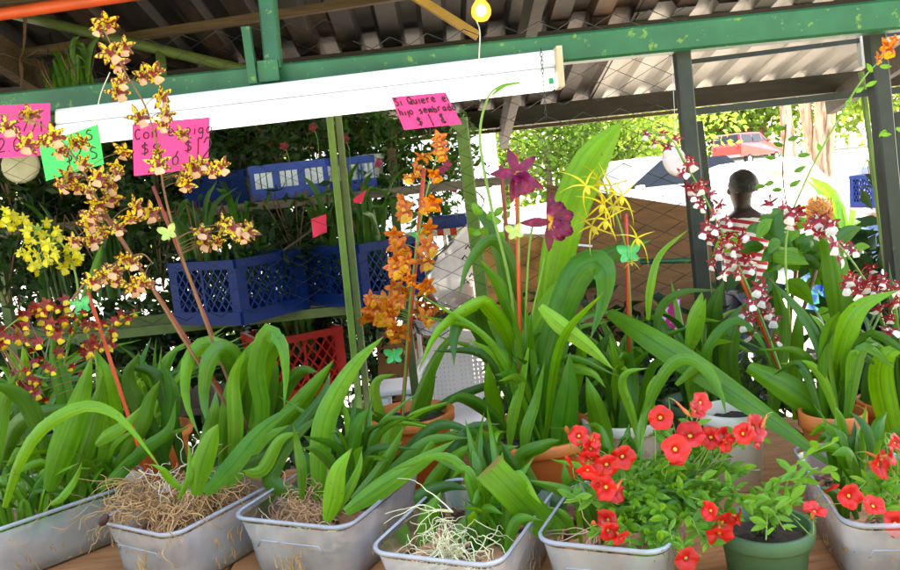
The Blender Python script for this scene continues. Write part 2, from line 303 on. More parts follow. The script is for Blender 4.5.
_m.links.new(_m.nodes['Principled BSDF'].outputs[0], _x.inputs[1]); _m.links.new(_t.outputs[0], _x.inputs[2]); _m.links.new(_x.outputs[0], _m.nodes['Material Output'].inputs['Surface'])
def sheet(x0, x1, y0, y1, dz, m):
    mb = MB(); p = 0.19; prof = []
    x = x0
    while x < x1 - 1e-6:
        for dx, h in ((0, 0), (0.085, 0), (0.105, 0.034), (0.170, 0.034)):
            if x + dx <= x1 + 0.01: prof.append((x + dx, h))
        x += p
    prof.append((x1 + 0.02, 0.0))
    rows = [[(a, y, roofz(y) + 0.062 + dz + h) for a, h in prof] for y in (y0, (y0 + y1) / 2, y1)]
    mb.grid(rows, 0, False); o = mb.build('roof_sheet', m, roof, False)
    return o
xs = [-7.6, -6.65, -5.7, -4.75, -3.8, -2.85, -1.9, -0.95, 0.0, 0.95, 1.9, 2.85, 3.8, 4.75]
for i in range(len(xs) - 1):
    pale = xs[i] >= 0.3
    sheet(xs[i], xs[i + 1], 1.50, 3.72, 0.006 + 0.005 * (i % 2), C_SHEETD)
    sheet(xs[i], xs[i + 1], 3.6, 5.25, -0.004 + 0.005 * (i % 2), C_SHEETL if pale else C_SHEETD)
C_EAVE = mat('grey brown eave beam', (0.045, 0.036, 0.030), 0.75, var=0.25, scale=5, stretch=(1, 8, 8))
mb = MB(); e0, e1 = at(-60, 172, 4.8), at(960, 68, 4.8)
e0 = Vector((-7.6, 4.8, at(480, 96, 4.8).z)); e1 = Vector((4.8, 4.8, at(800, 63, 4.8).z))
zt = roofz(4.8) + 0.054
mb.bar((-7.6, 4.8, zt - 0.055), (4.8, 4.8, zt - 0.055), 0.07, 0.11, (0, 0, 1), 0); mb.build('eave_beam', C_EAVE, roof, False)
mb = MB(); mb.bar((-7.6, 4.74, zt - 0.13), (4.8, 4.74, zt - 0.13), 0.03, 0.02); mb.build('eave_pipe', C_RUSTWOOD, roof, False)
for y, m in ((2.75, C_RUSTWOOD), (3.7, C_EAVE), (1.62, C_EAVE)):
    mb = MB(); z = roofz(y) + 0.012; mb.bar((-7.6, y, z), (4.8, y, z), 0.05, 0.09); mb.build('purlin', m, roof, False)
for x in (-5.6, -3.6, -1.55, 0.42, 2.45):
    mb = MB(); mb.bar((x, 1.52, roofz(1.52) - 0.10), (x, 4.9, roofz(4.9) - 0.10), 0.045, 0.12); mb.build('rafter', C_EAVE if x != -1.55 else C_RUSTWOOD, roof, False)
# loose pipes and boards under the roof
mb = MB(); pa, pb_ = at(-40, 20, 2.5), at(122, -4, 2.5); mb.tube([pa - (pb_ - pa) * 2, pb_ + (pb_ - pa) * 1.2], 0.019, 10); solo(mb, 'pipe', mat('orange red primer', (0.55, 0.07, 0.015), 0.5, var=0.2, scale=8), 'orange red painted pipe under the roof in the top left corner', 'pipe', smooth=True)
mb = MB(); pa, pb_ = at(18, 15, 3.0), at(245, 70, 3.0); mb.tube([pa - (pb_ - pa) * .35, pb_ + (pb_ - pa) * .3], 0.020, 10); mb.tube([at(160, 50, 3.0), at(163, 84, 3.0)], 0.018, 10)
solo(mb, 'pipe', C_OLIVE, 'sloping olive green pipe with a short upright, above the beam at left', 'pipe', smooth=True)
mb = MB(); mb.bar(at(-160, 82, 3.1), at(520, -23, 3.1), 0.03, 0.032); solo(mb, 'roof_batten', C_RUSTWOOD, 'long thin tan batten slanting up across the dark roof at left', 'batten')
mb = MB(); mb.bar(at(408, -8, 2.7), at(478, 36, 2.7), 0.028, 0.028); solo(mb, 'roof_batten', mat('yellow varnished wood', (0.55, 0.27, 0.05), 0.5, var=0.2, scale=10), 'short yellow wooden batten beside the lit bulb', 'batten')

# ------------------------------------------------------------------ front beam, posts, rails
frame = thing('green_beam', (0.0, 2.1, 1.8), 'long chipped green steel beam running across the whole stall above the lamp', 'beam')
A, B = at(-40, 111, 2.4), at(940, 11, 1.86); A, B = A - (B - A) * .6, B + (B - A) * .25
mb = MB(); mb.bar(A, B, 0.06, 0.070, (0, 0, 1), 0, 0.006); mb.build('tube', C_GREENPAINT, frame, False)
hg = thing('hanger_post', at(270, 76, 2.2), 'chipped green upright hanger with a bracket standing on the beam', 'post')
mb = MB(); mb.bar(at(266, -20, 2.2), at(274, 70, 2.17), 0.045, 0.045, (0, 1, 0), 0, 0.005); mb.build('upright', C_GREENPAINT, hg, False)
mb = MB(); mb.bar(at(259, 72, 2.14), at(279, 70, 2.14), 0.02, 0.055); mb.build('bracket', C_GREENPAINT, hg, False)
mb = MB(); mb.bar(at(246, 27, 2.13), at(254, 84, 2.13), 0.022, 0.022, (0, 1, 0)); mb.build('rod', C_GREENPAINT, hg, False)
def post(px0, py0, px1, py1, y, wd, m, label, ground=True):
    p = at(px0, py0, y); q = at(px1, py1, y); d = (q - p).normalized()
    e = p + d * ((p.z - 0.0) / -d.z) if ground else q
    mb = MB(); mb.bar(p, e, wd, wd, (0, 1, 0), 0, wd * 0.1)
    o = mb.build('post', m, None, False); c = e.copy(); o.data.transform(Matrix.Translation(-c)); o.location = c
    return tag(o, label, 'post')
post(680, 36, 702, 282, 2.0, 0.037, C_DARKPAINT, 'dark square steel post under the beam, left of the red car')
post(872, 12, 896, 262, 1.95, 0.040, C_DARKPAINT, 'dark square steel post in front of the blue crate carrier')
post(896, 112, 905, 200, 2.3, 0.05, C_DARKPAINT, 'dark post cut off by the right edge of the view')
post(699, 121, 708, 190, 2.35, 0.018, C_DARKPAINT, 'short thin dark stake beside the dark post near the red car')
def lime_post(name, pts, y, wd, label, twin=True):
    t = thing(name, at(*pts[1], y), label, 'post')
    p, q = at(*pts[0], y), at(*pts[1], y); d = (q - p).normalized(); e = p + d * (p.z / -d.z); t.location = e
    if twin:
        for k in (-1, 1):
            mb = MB(); off = Vector((k * wd * 0.55, k * 0.01, 0)); mb.bar(p + off, e + off, wd, wd, (0, 1, 0), 0, wd * 0.12); mb.build('tube', C_OLIVE if k > 0 else C_LIMEPAINT, t, False)
    else:
        mb = MB(); mb.bar(p, e, wd, wd, (0, 1, 0), 0, wd * 0.12); mb.build('tube', C_LIMEPAINT, t, False)
    return t
lime_post('green_post', [(333, 108), (358, 352)], 2.45, 0.021, 'twin light green tube post left of the orange orchid')
t = lime_post('green_post', [(461, 118), (475, 236)], 2.6, 0.042, 'single pale lime green post right of the pink note', False)
mb = MB(); mb.bar(at(445, 117, 2.58), at(464, 131, 2.58), 0.03, 0.03); mb.build('brace', C_LIMEPAINT, t, False)
lime_post('green_post', [(861, 72), (886, 268)], 2.15, 0.011, 'thin light green post left of the blue crate carrier')
rails = [((690, 62), (872, 39), 2.1, 0.012), ((692, 112), (876, 92), 2.1, 0.018), ((876, 36), (940, 27), 2.05, 0.012), ((880, 92), (940, 86), 2.05, 0.016)]
rlab = ['upper thin dark rail between the two dark posts', 'lower dark rail between the two dark posts, in front of the tree', 'upper dark rail at the right edge', 'lower dark rail at the right edge']
for (a, b, y, r), lb in zip(rails, rlab):
    mb = MB(); mb.bar(at(*a, y), at(*b, y), r, r); solo(mb, 'rail', C_DARKPAINT, lb, 'rail', 'dark rails of the stall front')
mb = MB(); mb.bar(at(862, 16, 2.1), at(866, 66, 2.1), 0.03, 0.02, (0, 1, 0)); solo(mb, 'board', mat('grey white board', (0.55, 0.55, 0.52), 0.6), 'short grey white board hanging beside the right dark post', 'board')

# ------------------------------------------------------------------ chain link fence (real woven wires)
def chainlink(poly, y, cell, label, wr=.0014):
    """zigzag wires; poly = (px0, px1, pytop, pybot)"""
    t = thing('chain_link_fence', at(poly[0], poly[3], y), label, 'fence')
    p0 = at(poly[0], poly[2], y); p1 = at(poly[1], poly[2], y); zb = at((poly[0] + poly[1]) / 2, poly[3], y).z
    mb = MB(); x = p0.x; k = 0; ztop = max(p0.z, p1.z)
    c = cell
    while x < p1.x:
        pts = []; z = ztop; j = 0
        while z > zb:
            pts.append((x + (c / 2 if (j + k) % 2 else -c / 2) * 0.98 , y + (0.0014 if j % 2 else -0.0014), z)); z -= c / 2; j += 1
        mb.tube(pts, wr, 4); x += c; k += 1
    mb.build('mesh', C_WIRE, t, False); return t
chainlink((-60, 352, 60, 330), 2.52, 0.056, 'chain link mesh in front of the dark shelves at left')
chainlink((362, 694, 40, 330), 2.42, 0.056, 'chain link mesh in front of the bright parking lot', .0020)
mb = MB(); mb.tube([at(640, 262, 2.44), at(705, 260, 2.40)], 0.008, 8); solo(mb, 'rail', C_GREENPAINT, 'short green rod across the brown board', 'rail', smooth=True)

# ------------------------------------------------------------------ fluorescent lamp, chain, bulb
lamp = thing('fluorescent_lamp', at(305, 118, 2.05), 'long white fluorescent lamp fitting hung below the green beam', 'lamp')
def q3(px, py, y): return at(px, py, y)
yl, yr = 2.16, 1.98
body = [((55, 110), (555, 49.5)), ((55, 128), (555, 71))]
def lampstrip(name, t0, b0, t1, b1, th, m, dy=0.0):
    mb = MB(); a, b, c, d = at(55, t0, yl + dy), at(55, b0, yl + dy), at(555, t1, yr + dy), at(555, b1, yr + dy); o = Vector((0, th, 0))
    e = 0.006
    rows = []
    for u, v in ((a, b), (c, d)):
        dn = (v - u).normalized()
        rows.append([u + o, u + dn * 0.0 + Vector((0, e, 0)), u + dn * e, v - dn * e, v + Vector((0, e, 0)), v + o])
    mb.grid(rows, 0, False, True); n = 6
    mb.f.append(tuple(range(n - 1, -1, -1))); mb.m.append(0); mb.f.append(tuple(n + i for i in range(n))); mb.m.append(0)
    return mb.build(name, m, lamp, False)
lampstrip('housing', 109, 124, 49, 66, 0.06, C_WHITE)
lampstrip('cover', 124.6, 130, 66.6, 73, 0.055, C_WHITE, -0.004)
C_TUBE = mat('lit diffuser', (0.85, 0.86, 0.88), 0.4, var=0.02, emit=(0.93, 0.97, 1.0), estr=0.35)
lampstrip('diffuser', 130.5, 146, 73.5, 88, 0.05, C_TUBE, -0.008)
mb = MB(); mb.bar(at(557, 48, 1.975), at(560, 88, 1.975), 0.014, 0.07, (0, 1, 0)); mb.build('end_cap', mat('yellowed plastic', (0.55, 0.42, 0.26), 0.5), lamp, False)
mb = MB(); mb.box(at(551, 81, 1.955), (0.012, 0.012, 0.014)); mb.build('green_tab', mat('bright green tab', (0.0, 0.30, 0.09), 0.4), lamp, False)
ch = MB(); p, q = at(541, 50, 1.93), at(546, 116, 1.93)
for i in range(17):
    c = p.lerp(q, i / 16); d = (q - p).normalized(); s = Vector((1, 0, 0)) if i % 2 else Vector((0, 1, 0)); l_, r_ = 0.0068, 0.0032
    ch.tube([c + d * l_ * math.cos(a) + s * r_ * math.sin(a) for a in [k * math.pi / 4 for k in range(9)]], 0.0009, 4, 0, False)
solo(ch, 'chain', C_WIRE, 'thin steel chain hanging over the right end of the white lamp', 'chain')
bulb = thing('light_bulb', at(481, 10, 2.0), 'lit warm yellow light bulb hanging below the roof on a pale cord', 'light bulb')
c = at(481, 10, 2.0)
mb = MB(); mb.lathe(c, [(0.001, -0.028), (0.014, -0.025), (0.023, -0.014), (0.025, -0.002), (0.022, 0.010), (0.013, 0.022), (0.010, 0.030)], 20)
mb.build('glass', mat('lit bulb glass', (.35, .2, .05), 0.3, var=0.0, emit=(1.0, 0.30, 0.012), estr=0.30, alpha=.55), bulb)
mb = MB(); mb.lathe(c, [(.001, -.015), (.011, -.009), (.013, 0), (.009, .010), (.001, .014)], 14); mb.build('filament_glow', mat('glowing filament', (1, .8, .5), .4, var=0, emit=(1.0, .72, .30), estr=3.0), bulb)
mb = MB(); mb.lathe(c, [(0.010, 0.029), (0.013, 0.032), (0.013, 0.058), (0.004, 0.066), (0.001, 0.3)], 14); mb.build('socket', C_WHITE, bulb)
mb = MB(); mb.tube(spline([at(476, 20, 1.99), at(480, 32, 1.93), at(479, 60, 1.92), at(480, 101, 1.92)], 10), 0.0016, 6); mb.build('cord', mat('pale cord', (0.6, 0.56, 0.46), 0.6), bulb)
cordp = MB(); cordp.tube(spline([at(110, 72, 2.1), at(100, 96, 2.1), at(95, 126, 2.1)], 8), 0.0014, 5); solo(cordp, 'string', C_CREAMPOT, 'thin pale string hanging down to the green note', 'string', smooth=True)

# ------------------------------------------------------------------ handwritten notes
STK = {  # strokes in a unit box, y up
 'C': [[(.8, .85), (.5, 1), (.15, .75), (.1, .35), (.35, .02), (.8, .15)]], 'o': [[(.5, .6), (.15, .45), (.15, .12), (.5, 0), (.8, .15), (.8, .45), (.5, .6)]],
 'n': [[(.15, .6), (.18, 0)], [(.17, .4), (.5, .6), (.75, .45), (.78, 0)]], 'e': [[(.15, .32), (.8, .36), (.7, .58), (.4, .62), (.12, .35), (.25, .05), (.55, 0), (.85, .12)]],
 's': [[(.75, .58), (.35, .6), (.2, .45), (.7, .25), (.65, .03), (.15, .02)]], 'p': [[(.2, .6), (.2, -.4)], [(.2, .5), (.55, .62), (.82, .4), (.6, .05), (.2, .1)]],
 'i': [[(.5, .58), (.5, 0)], [(.48, .82), (.54, .86)]], 'g': [[(.75, .55), (.35, .6), (.15, .35), (.4, .1), (.75, .3)], [(.76, .58), (.74, -.25), (.45, -.42), (.2, -.3)]],
 'a': [[(.75, .5), (.4, .62), (.12, .3), (.35, .02), (.72, .25)], [(.77, .6), (.8, 0)]], 'S': [[(.8, .85), (.4, 1), (.15, .75), (.75, .4), (.7, .08), (.15, .06)]],
 'Q': [[(.5, 1), (.12, .75), (.12, .25), (.5, 0), (.88, .25), (.88, .75), (.5, 1)], [(.55, .3), (.98, -.1)]], 'u': [[(.15, .6), (.2, .1), (.5, 0), (.78, .2), (.8, .6)], [(.8, .6), (.84, 0)]],
 'r': [[(.2, .6), (.22, 0)], [(.22, .4), (.5, .6), (.8, .55)]], 'l': [[(.5, 1), (.5, 0)]], 'h': [[(.18, 1), (.2, 0)], [(.2, .4), (.55, .6), (.78, .4), (.8, 0)]],
 'j': [[(.6, .58), (.58, -.2), (.2, -.38)], [(.58, .8), (.64, .84)]], 'm': [[(.08, .6), (.1, 0)], [(.1, .4), (.3, .6), (.48, .4), (.5, 0)], [(.5, .4), (.72, .6), (.9, .4), (.92, 0)]],
 'b': [[(.2, 1), (.2, 0)], [(.2, .45), (.55, .6), (.82, .3), (.55, 0), (.2, .1)]], 'd': [[(.75, .45), (.4, .6), (.14, .3), (.4, 0), (.75, .15)], [(.78, 1), (.8, 0)]],
 '$': [[(.8, .78), (.45, .9), (.18, .7), (.75, .42), (.7, .15), (.15, .1)], [(.48, 1.1), (.46, -.1)]], '8': [[(.5, .5), (.2, .75), (.5, 1), (.8, .75), (.5, .5), (.12, .25), (.5, 0), (.85, .25), (.5, .5)]],
 '1': [[(.5, 1), (.55, 0)]], '2': [[(.15, .75), (.45, 1), (.8, .75), (.6, .4), (.12, .02), (.88, .04)]], '5': [[(.8, 1), (.25, .95), (.2, .55), (.6, .6), (.82, .3), (.5, 0), (.12, .08)]],
 '0': [[(.5, 1), (.15, .7), (.2, .2), (.5, 0), (.82, .25), (.8, .75), (.5, 1)]], '.': [[(.4, .02), (.5, .06)]], '/': [[(.2, 0), (.8, 1)]], '6': [[(.75, .95), (.3, .7), (.12, .25), (.45, 0), (.82, .22), (.5, .48), (.18, .3)]],
 'E': [[(.8, .95), (.35, 1), (.2, .75), (.6, .55)], [(.6, .55), (.15, .35), (.3, .02), (.85, .1)], [(.5, 1.1), (.5, -.1)]], '_': [[(0, 0), (1, .02)]], ' ': []}
def note(name, corners, y, m, lines, label, ink=0.0016, yb=None, group=None):
    """corners tl,tr,br,bl in photo pixels; lines = (text, u0, v0, width of a letter, height) with u right and v up in 0..1"""
    yb = y if yb is None else yb
    tl, tr, br, bl = [at(*c, yy) for c, yy in zip(corners, (y, y, yb, yb))]
    cen = (tl + tr + br + bl) / 4
    nrm = (tr - tl).cross(tl - bl).normalized()
    if nrm.y > 0: nrm = -nrm
    def P(u, v, off=0.0):
        p = bl.lerp(br, u).lerp(tl.lerp(tr, u), v); return p + nrm * (0.006 * math.sin(u * math.pi) * (1.2 - v) + off)
    t = thing(name, cen, label, 'price note', group)
    for side, off in ((0, 0.0),):
        mb = MB(); mb.grid([[P(u / 8, v / 5) for u in range(9)] for v in range(6)], 0); mb.grid([[P(1 - u / 8, v / 5, -0.0008) for u in range(9)] for v in range(6)], 0)
    mb.build('card', m, t)
    if lines:
        mb = MB(); r = random.Random(len(label))
        for text, u, v, wl, hl in lines:
            for chx in text:
                ww = wl * (0.55 if chx in 'il1.j' else 1.0); dv = r.uniform(-.02, .02); 
                for s in STK.get(chx, []):
                    pts = spline([Vector((u + a * ww * 0.85, v + dv + b * hl, 0)) for a, b in s], max(2, 4 * len(s) - 3))
                    mb.tube([P(q.x, q.y, 0.0012) for q in pts], ink, 5)
                u += ww
        mb.build('lettering', C_INK, t)
    return t
note('price_note', [(-14, 106), (50, 103), (51, 155), (-12, 159)], 2.14, C_PINK, [('de', .50, .72, .13, .2), ('5//1', .44, .47, .13, .2), ('2.00', .17, .10, .16, .26)], 'pink price note cut by the left edge, next to the green note')
note('price_note', [(39, 144), (98, 124), (104, 164), (46, 181)], 2.12, C_GCARD, [('S', .78, .66, .14, .26), ('S', .80, .20, .16, .30), ('=$2', .22, .30, .17, .34)], 'bright green price note tilted behind the tiger striped orchid flowers')
note('price_note', [(132, 124), (210, 117), (208, 168), (134, 176)], 2.09, C_PINK, [('Con espiga', .03, .70, .108, .20), ('$8', .10, .38, .15, .22), ('o', .52, .14, .12, .28), ('/', .56, .30, .06, .10), ('$', .68, .36, .13, .22), ('12', .82, .18, .17, .42)], 'pink price note reading con espiga, behind the tallest tiger orchid spike')
note('price_note', [(391, 97), (445, 92), (462, 124), (404, 130)], 2.0, C_PINK, [('Si Quiere el', .02, .73, .094, .22), ('hijo sembrado', .03, .44, .085, .20), ('$', .27, .10, .12, .24), ('1', .48, .02, .16, .36), ('E', .68, .10, .12, .26)], 'pink price note reading si quiere el hijo sembrado, above the orange orchid')
note('price_note', [(311, 219), (326, 214), (327, 232), (313, 238)], 2.6, C_HOT, [], 'small plain red tag on a dark stick beside the left blue crate')
note('price_note', [(353, 199), (367, 189), (362, 203), (354, 203)], 2.6, C_HOT, [], 'small folded red tag right of the twin green post')
note('price_note', [(453, 235), (468, 236), (467, 247), (454, 246)], 3.9, mat('yellow green card', (0.65, 0.75, 0.06), 0.7), [], 'small yellow green tag hanging below the striped shelf edge')
st = MB(); st.tube([at(357, 201, 2.61), at(344, 226, 2.66)], .003, 6); solo(st, 'stick', C_EAVE, 'dark stick carrying the small folded red tag', 'stick')
st = MB(); st.tube([at(676, 143, 1.66), at(672, 60, 1.9)], .0008, 4); solo(st, 'string', C_CREAMPOT, 'thin string holding the round white lid', 'string')
st = MB(); st.tube([at(20, 150, 2.6), at(18, 100, 2.5)], .0012, 4); solo(st, 'string', C_CREAMPOT, 'thin string holding the pale tan dish', 'string')
st = MB(); st.tube([at(318, 226, 2.61), at(284, 250, 2.7)], 0.004, 6); solo(st, 'stick', C_EAVE, 'dark stick carrying the small plain red tag', 'stick')
# ------------------------------------------------------------------ display table
TZ = 0.905
tb = thing('display_table', (0.15, 1.4, 0), 'long worn plywood display table under the plant tubs', 'table')
mb = MB()
for i, (x0, x1) in enumerate(((-1.75, -0.46), (-0.452, 0.77), (0.778, 2.1))):
    mb.bar((x0, 1.31, TZ - 0.011), (x1, 1.31, TZ - 0.011), 1.12, 0.022, (0, 0, 1), 0, 0.003)
mb.build('table_top', C_PLY, tb, False)
mb = MB(); mb.bar((-1.75, 0.76, TZ - 0.06), (2.1, 0.76, TZ - 0.06), 0.03, 0.07); mb.bar((-1.75, 1.86, TZ - 0.06), (2.1, 1.86, TZ - 0.06), 0.03, 0.07); mb.build('apron', C_RUSTWOOD, tb, False)
for x in (-1.7, 0.1, 2.05):
    for y in (0.80, 1.82): mb = MB(); mb.bar((x, y, 0.004), (x, y, TZ - 0.03), 0.05, 0.05, (0, 1, 0)); mb.build('leg', C_RUSTWOOD, tb, False)

# ------------------------------------------------------------------ clear plastic tubs
RIM = 1.025; TUBH = RIM - TZ
def tub(nl, nr, ang, length, label, rim=RIM, fill=0.5):
    """nl, nr = front rim corners in photo pixels; ang = where the long sides point; returns (thing, frame function)"""
    a, b = atz(*nl, rim), atz(*nr, rim); wd = (b - a).length; ux = (b - a).normalized(); uy = Vector((-ux.y, ux.x, 0))
    if ang is not None: uy = Vector((math.sin(ang), math.cos(ang), 0)); ux = Vector((uy.y, -uy.x, 0))
    c0 = (a + b) / 2 + uy * length / 2; ln = length
    t = thing('plastic_tub', (c0.x, c0.y, TZ), label, 'tub', 'clear plastic tubs along the table front')
    def ring(s, z, rr=0.035, inset=0.0):
        hw, hl = wd / 2 * s - inset, ln / 2 * s - inset + (1 - s) * 0.03; out = []
        rr = min(rr, hw * .9)
        for cx, cy, a0 in ((hw - rr, hl - rr, 0), (-hw + rr, hl - rr, 90), (-hw + rr, -hl + rr, 180), (hw - rr, -hl + rr, 270)):
            for k in range(7):
                q = R(a0 + k * 15); p = c0 + ux * (cx + rr * math.cos(q)) + uy * (cy + rr * math.sin(q)); out.append(Vector((p.x, p.y, z)))
        return out
    mb = MB(); z0 = TZ + 0.003
    outer = [ring(0.80, z0, .03), ring(0.83, z0 + 0.002), ring(0.86, z0 + 0.03), ring(0.885, z0 + TUBH * .52), ring(0.90, z0 + TUBH * .60), ring(0.955, rim - 0.012)]
    lip = [ring(0.962, rim - 0.005), ring(0.996, rim - 0.007), ring(1.0, rim - 0.003), ring(0.995, rim - .001), ring(0.972, rim), ring(0.955, rim - 0.003)]
    mb.grid(outer, 0, False, True)
    n = 28; mb.add(outer[0], [tuple(range(n - 1, -1, -1))], 0)
    mb.build('tub_wall', C_BIN, t, True)
    m2 = MB(); m2.grid(lip, 0, False, True); m2.build('rim', clearplastic('milky rim plastic', (0.78, 0.85, 1.0), 0.45, 0.25), t, True)
    # moulded panel line on the front
    m3 = MB(); f = lambda u, z: c0 - uy * (ln / 2 * 0.92 - 0.001 * 0) + ux * (wd * u) + Vector((0, 0, z - c0.z))
    zf = z0 + TUBH * .60; m3.tube([f(-.30, zf - 0.012), f(-.27, zf), f(.22, zf), f(.25, zf - 0.012)], 0.0016, 5); m3.build('moulded_line', MATS['milky rim plastic'], t, True)
    # what the roots stand in
    zt = z0 + TUBH * fill; rr = random.Random(len(label)); g = []
    mb = MB(); k0 = 0.80
    lo = ring(0.785, z0 + 0.004, .03); hi = ring(0.845, zt, .03, 0.003)
    mb.grid([lo, [p + Vector((rr.uniform(-.002, .002), rr.uniform(-.002, .002), rr.uniform(-.006, .006))) for p in hi]], 0, False, True)
    for s in (0.6, 0.3, 0.02): g.append([p + Vector((rr.uniform(-.006, .006), rr.uniform(-.006, .006), rr.uniform(-.008, .012))) for p in ring(s, zt, .03 * s)])
    mb.grid([hi] + g, 0, False, True)
    for i in range(170):                          # chips of bark lying on top
        a = rr.uniform(0, 6.283); q = ring(.82 * math.sqrt(rr.random()), zt, .02)[rr.randrange(28)] + Vector((rr.uniform(-.006, .006), rr.uniform(-.006, .006), rr.uniform(-.002, .008))); d = Vector((math.cos(a), math.sin(a), rr.uniform(-.4, .4))); mb.bar(q - d * rr.uniform(.004, .010), q + d * rr.uniform(.004, .010), rr.uniform(.004, .011), rr.uniform(.002, .006), (rr.uniform(-.4, .4), 0, 1), 2 if rr.random() < .5 else 0)
    # matted roots against the walls
    for i in range(240):
        e = rr.randrange(28); zz = rr.uniform(z0 + .01, zt + .012); sc_ = .812 + .055 * (zz - z0) / (TUBH * .5); rq = ring(sc_, 0, .05); e = rr.choice((6, 6, 13, 13, 20, 20, 20, 20, 27, 27, e)); fr_ = rr.uniform(.06, .94); p = rq[e].lerp(rq[(e + 1) % 28], fr_)
        pts = []; dd = rr.uniform(0, 6.28); q = Vector((p.x, p.y, zz)); tan = (rq[(e + 1) % 28] - rq[e]).normalized() * (1 if fr_ < .5 else -1)
        if tan.length < .1: tan = ux
        for j in range(7):
            pts.append(q.copy()); q = q + tan * 0.006 * abs(math.cos(dd)) * (1 if j < 4 else .3) + Vector((0, 0, 0.007 * math.sin(dd))); dd += rr.uniform(-.9, .9); q.z = min(max(q.z, z0 + .006), zt + .02)
        mb.tube(pts, rr.uniform(.0008, .0017), 4, 1)
    mb.build('root_mix', [C_ROOTB, C_ROOT, mat('dark bark chips', (.10, .05, .028), .9, var=.4, scale=40)], t, False)
    def inside(u, v, z=None):           # u, v in -1..1 over the tub floor
        p = c0 + ux * (u * wd / 2 * .8) + uy * (v * ln / 2 * .85); return Vector((p.x, p.y, zt if z is None else z))
    return t, inside
AN = R(25)
tub1, in1 = tub((-150, 535), (-8, 524), R(46), 0.40, 'clear tub at the left edge, partly behind the tub with the tangled brown roots')
tub2, in2 = tub((74, 532), (188, 524), R(32), 0.27, 'clear tub full of tangled brown roots hanging over its rim', fill=.62)
tub3, in3 = tub((220, 521), (352, 523), AN, 0.30, 'clear tub with a small curly root clump and a young shoot')
tub4, in4 = tub((359, 556), (502, 560), AN, 0.30, 'clear tub with pale greenish live roots sprawling out')
tub5, in5 = tub((531, 541), (668, 552), AN, 0.30, 'clear tub under the blunt cut leaf, beside the red petunias')
tub6, in6 = tub((842, 519), (985, 530), R(12), 0.34, 'clear tub in the bottom right corner behind the small red petunias')

# ------------------------------------------------------------------ pots
def pot(c, r_top, h, m, label, taper=0.74, rimh=0.022, soil=True, name='flower_pot', rimr=1.07, n=36):
    t = thing(name, (c.x, c.y, c.z), label, 'pot')
    mb = MB(); mb.lathe(c, [(0.001, 0.004), (r_top * taper, 0.0), (r_top * (taper + (1 - taper) * (h - rimh) / h), h - rimh)], n)
    mb.build('body', m, t)
    mb = MB(); b = r_top * (taper + (1 - taper) * (h - rimh) / h)
    mb.lathe(c, [(b, h - rimh), (r_top * rimr - 0.001, h - rimh - .001), (r_top * rimr, h - rimh + 0.002), (r_top * rimr + 0.001, h - 0.002), (r_top * rimr - 0.002, h), (r_top * .97, h - 0.001), (r_top * .93, h - 0.03), (r_top * .9, h - 0.04)], n); mb.build('rim', m, t)
    if soil:
        mb = MB(); rr = random.Random(len(label)); rows = []
        for s in (0.955, .75, .5, .25, .02): rows.append([c + Vector((r_top * .96 * s * math.cos(2 * math.pi * j / 24), r_top * .96 * s * math.sin(2 * math.pi * j / 24), h - 0.024 + rr.uniform(-.004, .006))) for j in range(24)])
        mb.grid(rows, 0, False, True); mb.build('soil', C_SOIL, t)
    return t
def pot_at(pxc, pyrim, pxr, y, h, m, label, **k):
    c = at(pxc, pyrim, y); r = pxr * mpp(y); c.z -= h; return pot(c, r, h, m, label, **k), c + Vector((0, 0, h - .02))
def pot_on(pxc, pyb, pxr, h, m, label, zb=TZ, **k):          # bottom centre on the table
    c = atz(pxc, pyb, zb); r = pxr * mpp(c.y); return pot(c + Vector((0, 0, .002)), r, h, m, label, **k), c + Vector((0, 0, h - .02))
pot_orange, P_or = pot_on(418, 478, 42, 0.155, C_TERRA, 'orange plastic pot holding the orange flowered orchid, in front of the white chair', taper=.78)
pot_mid, P_mid = pot_on(540, 486, 62, 0.125, C_TERRA, 'wide orange pot holding the big magenta flowered orchid', taper=.8)
pot_spider, P_sp = pot_on(628, 470, 40, 0.12, C_CREAMPOT, 'pale pot of the yellow spider orchid, hidden behind the red petunias')
pot_cream, P_cr = pot_on(737, 484, 31, 0.155, C_CREAMPOT, 'stained cream white pot behind the red petunias', taper=.8)
pot_terra, P_te = pot_on(836, 496, 30, 0.165, C_TERRA, 'tall orange pot on the table behind the right hand clear tub', taper=.72, rimh=.03)
pot_green, P_gr = pot(at(776, 600, 1.06) , 0.066, 0.105, C_GREENPOT, 'dull green pot with dark soil and a trailing petunia shoot', taper=.8), None
pot_right, P_ri = pot_on(905, 468, 40, 0.14, C_TERRA, 'orange pot at the right edge under the arching leaf')
pot_back, P_bk = pot_on(705, 452, 36, 0.12, C_GREENPOT, 'green pot under the red and white orchid at the back of the table')
pot_backl, P_bl = pot_on(160, 474, 36, 0.12, C_TERRA, 'orange pot among the left orchid leaves')
pot_farl, P_fl = pot_on(40, 474, 36, 0.12, C_GREENPOT, 'green pot under the dark red and yellow orchid')
# repaint the green pot where the photo has it: rim ellipse around (775, 520)
g = pot_green; gp = atz(764, 523, 1.0); g.location = (gp.x, gp.y, 1.0 - 0.105)

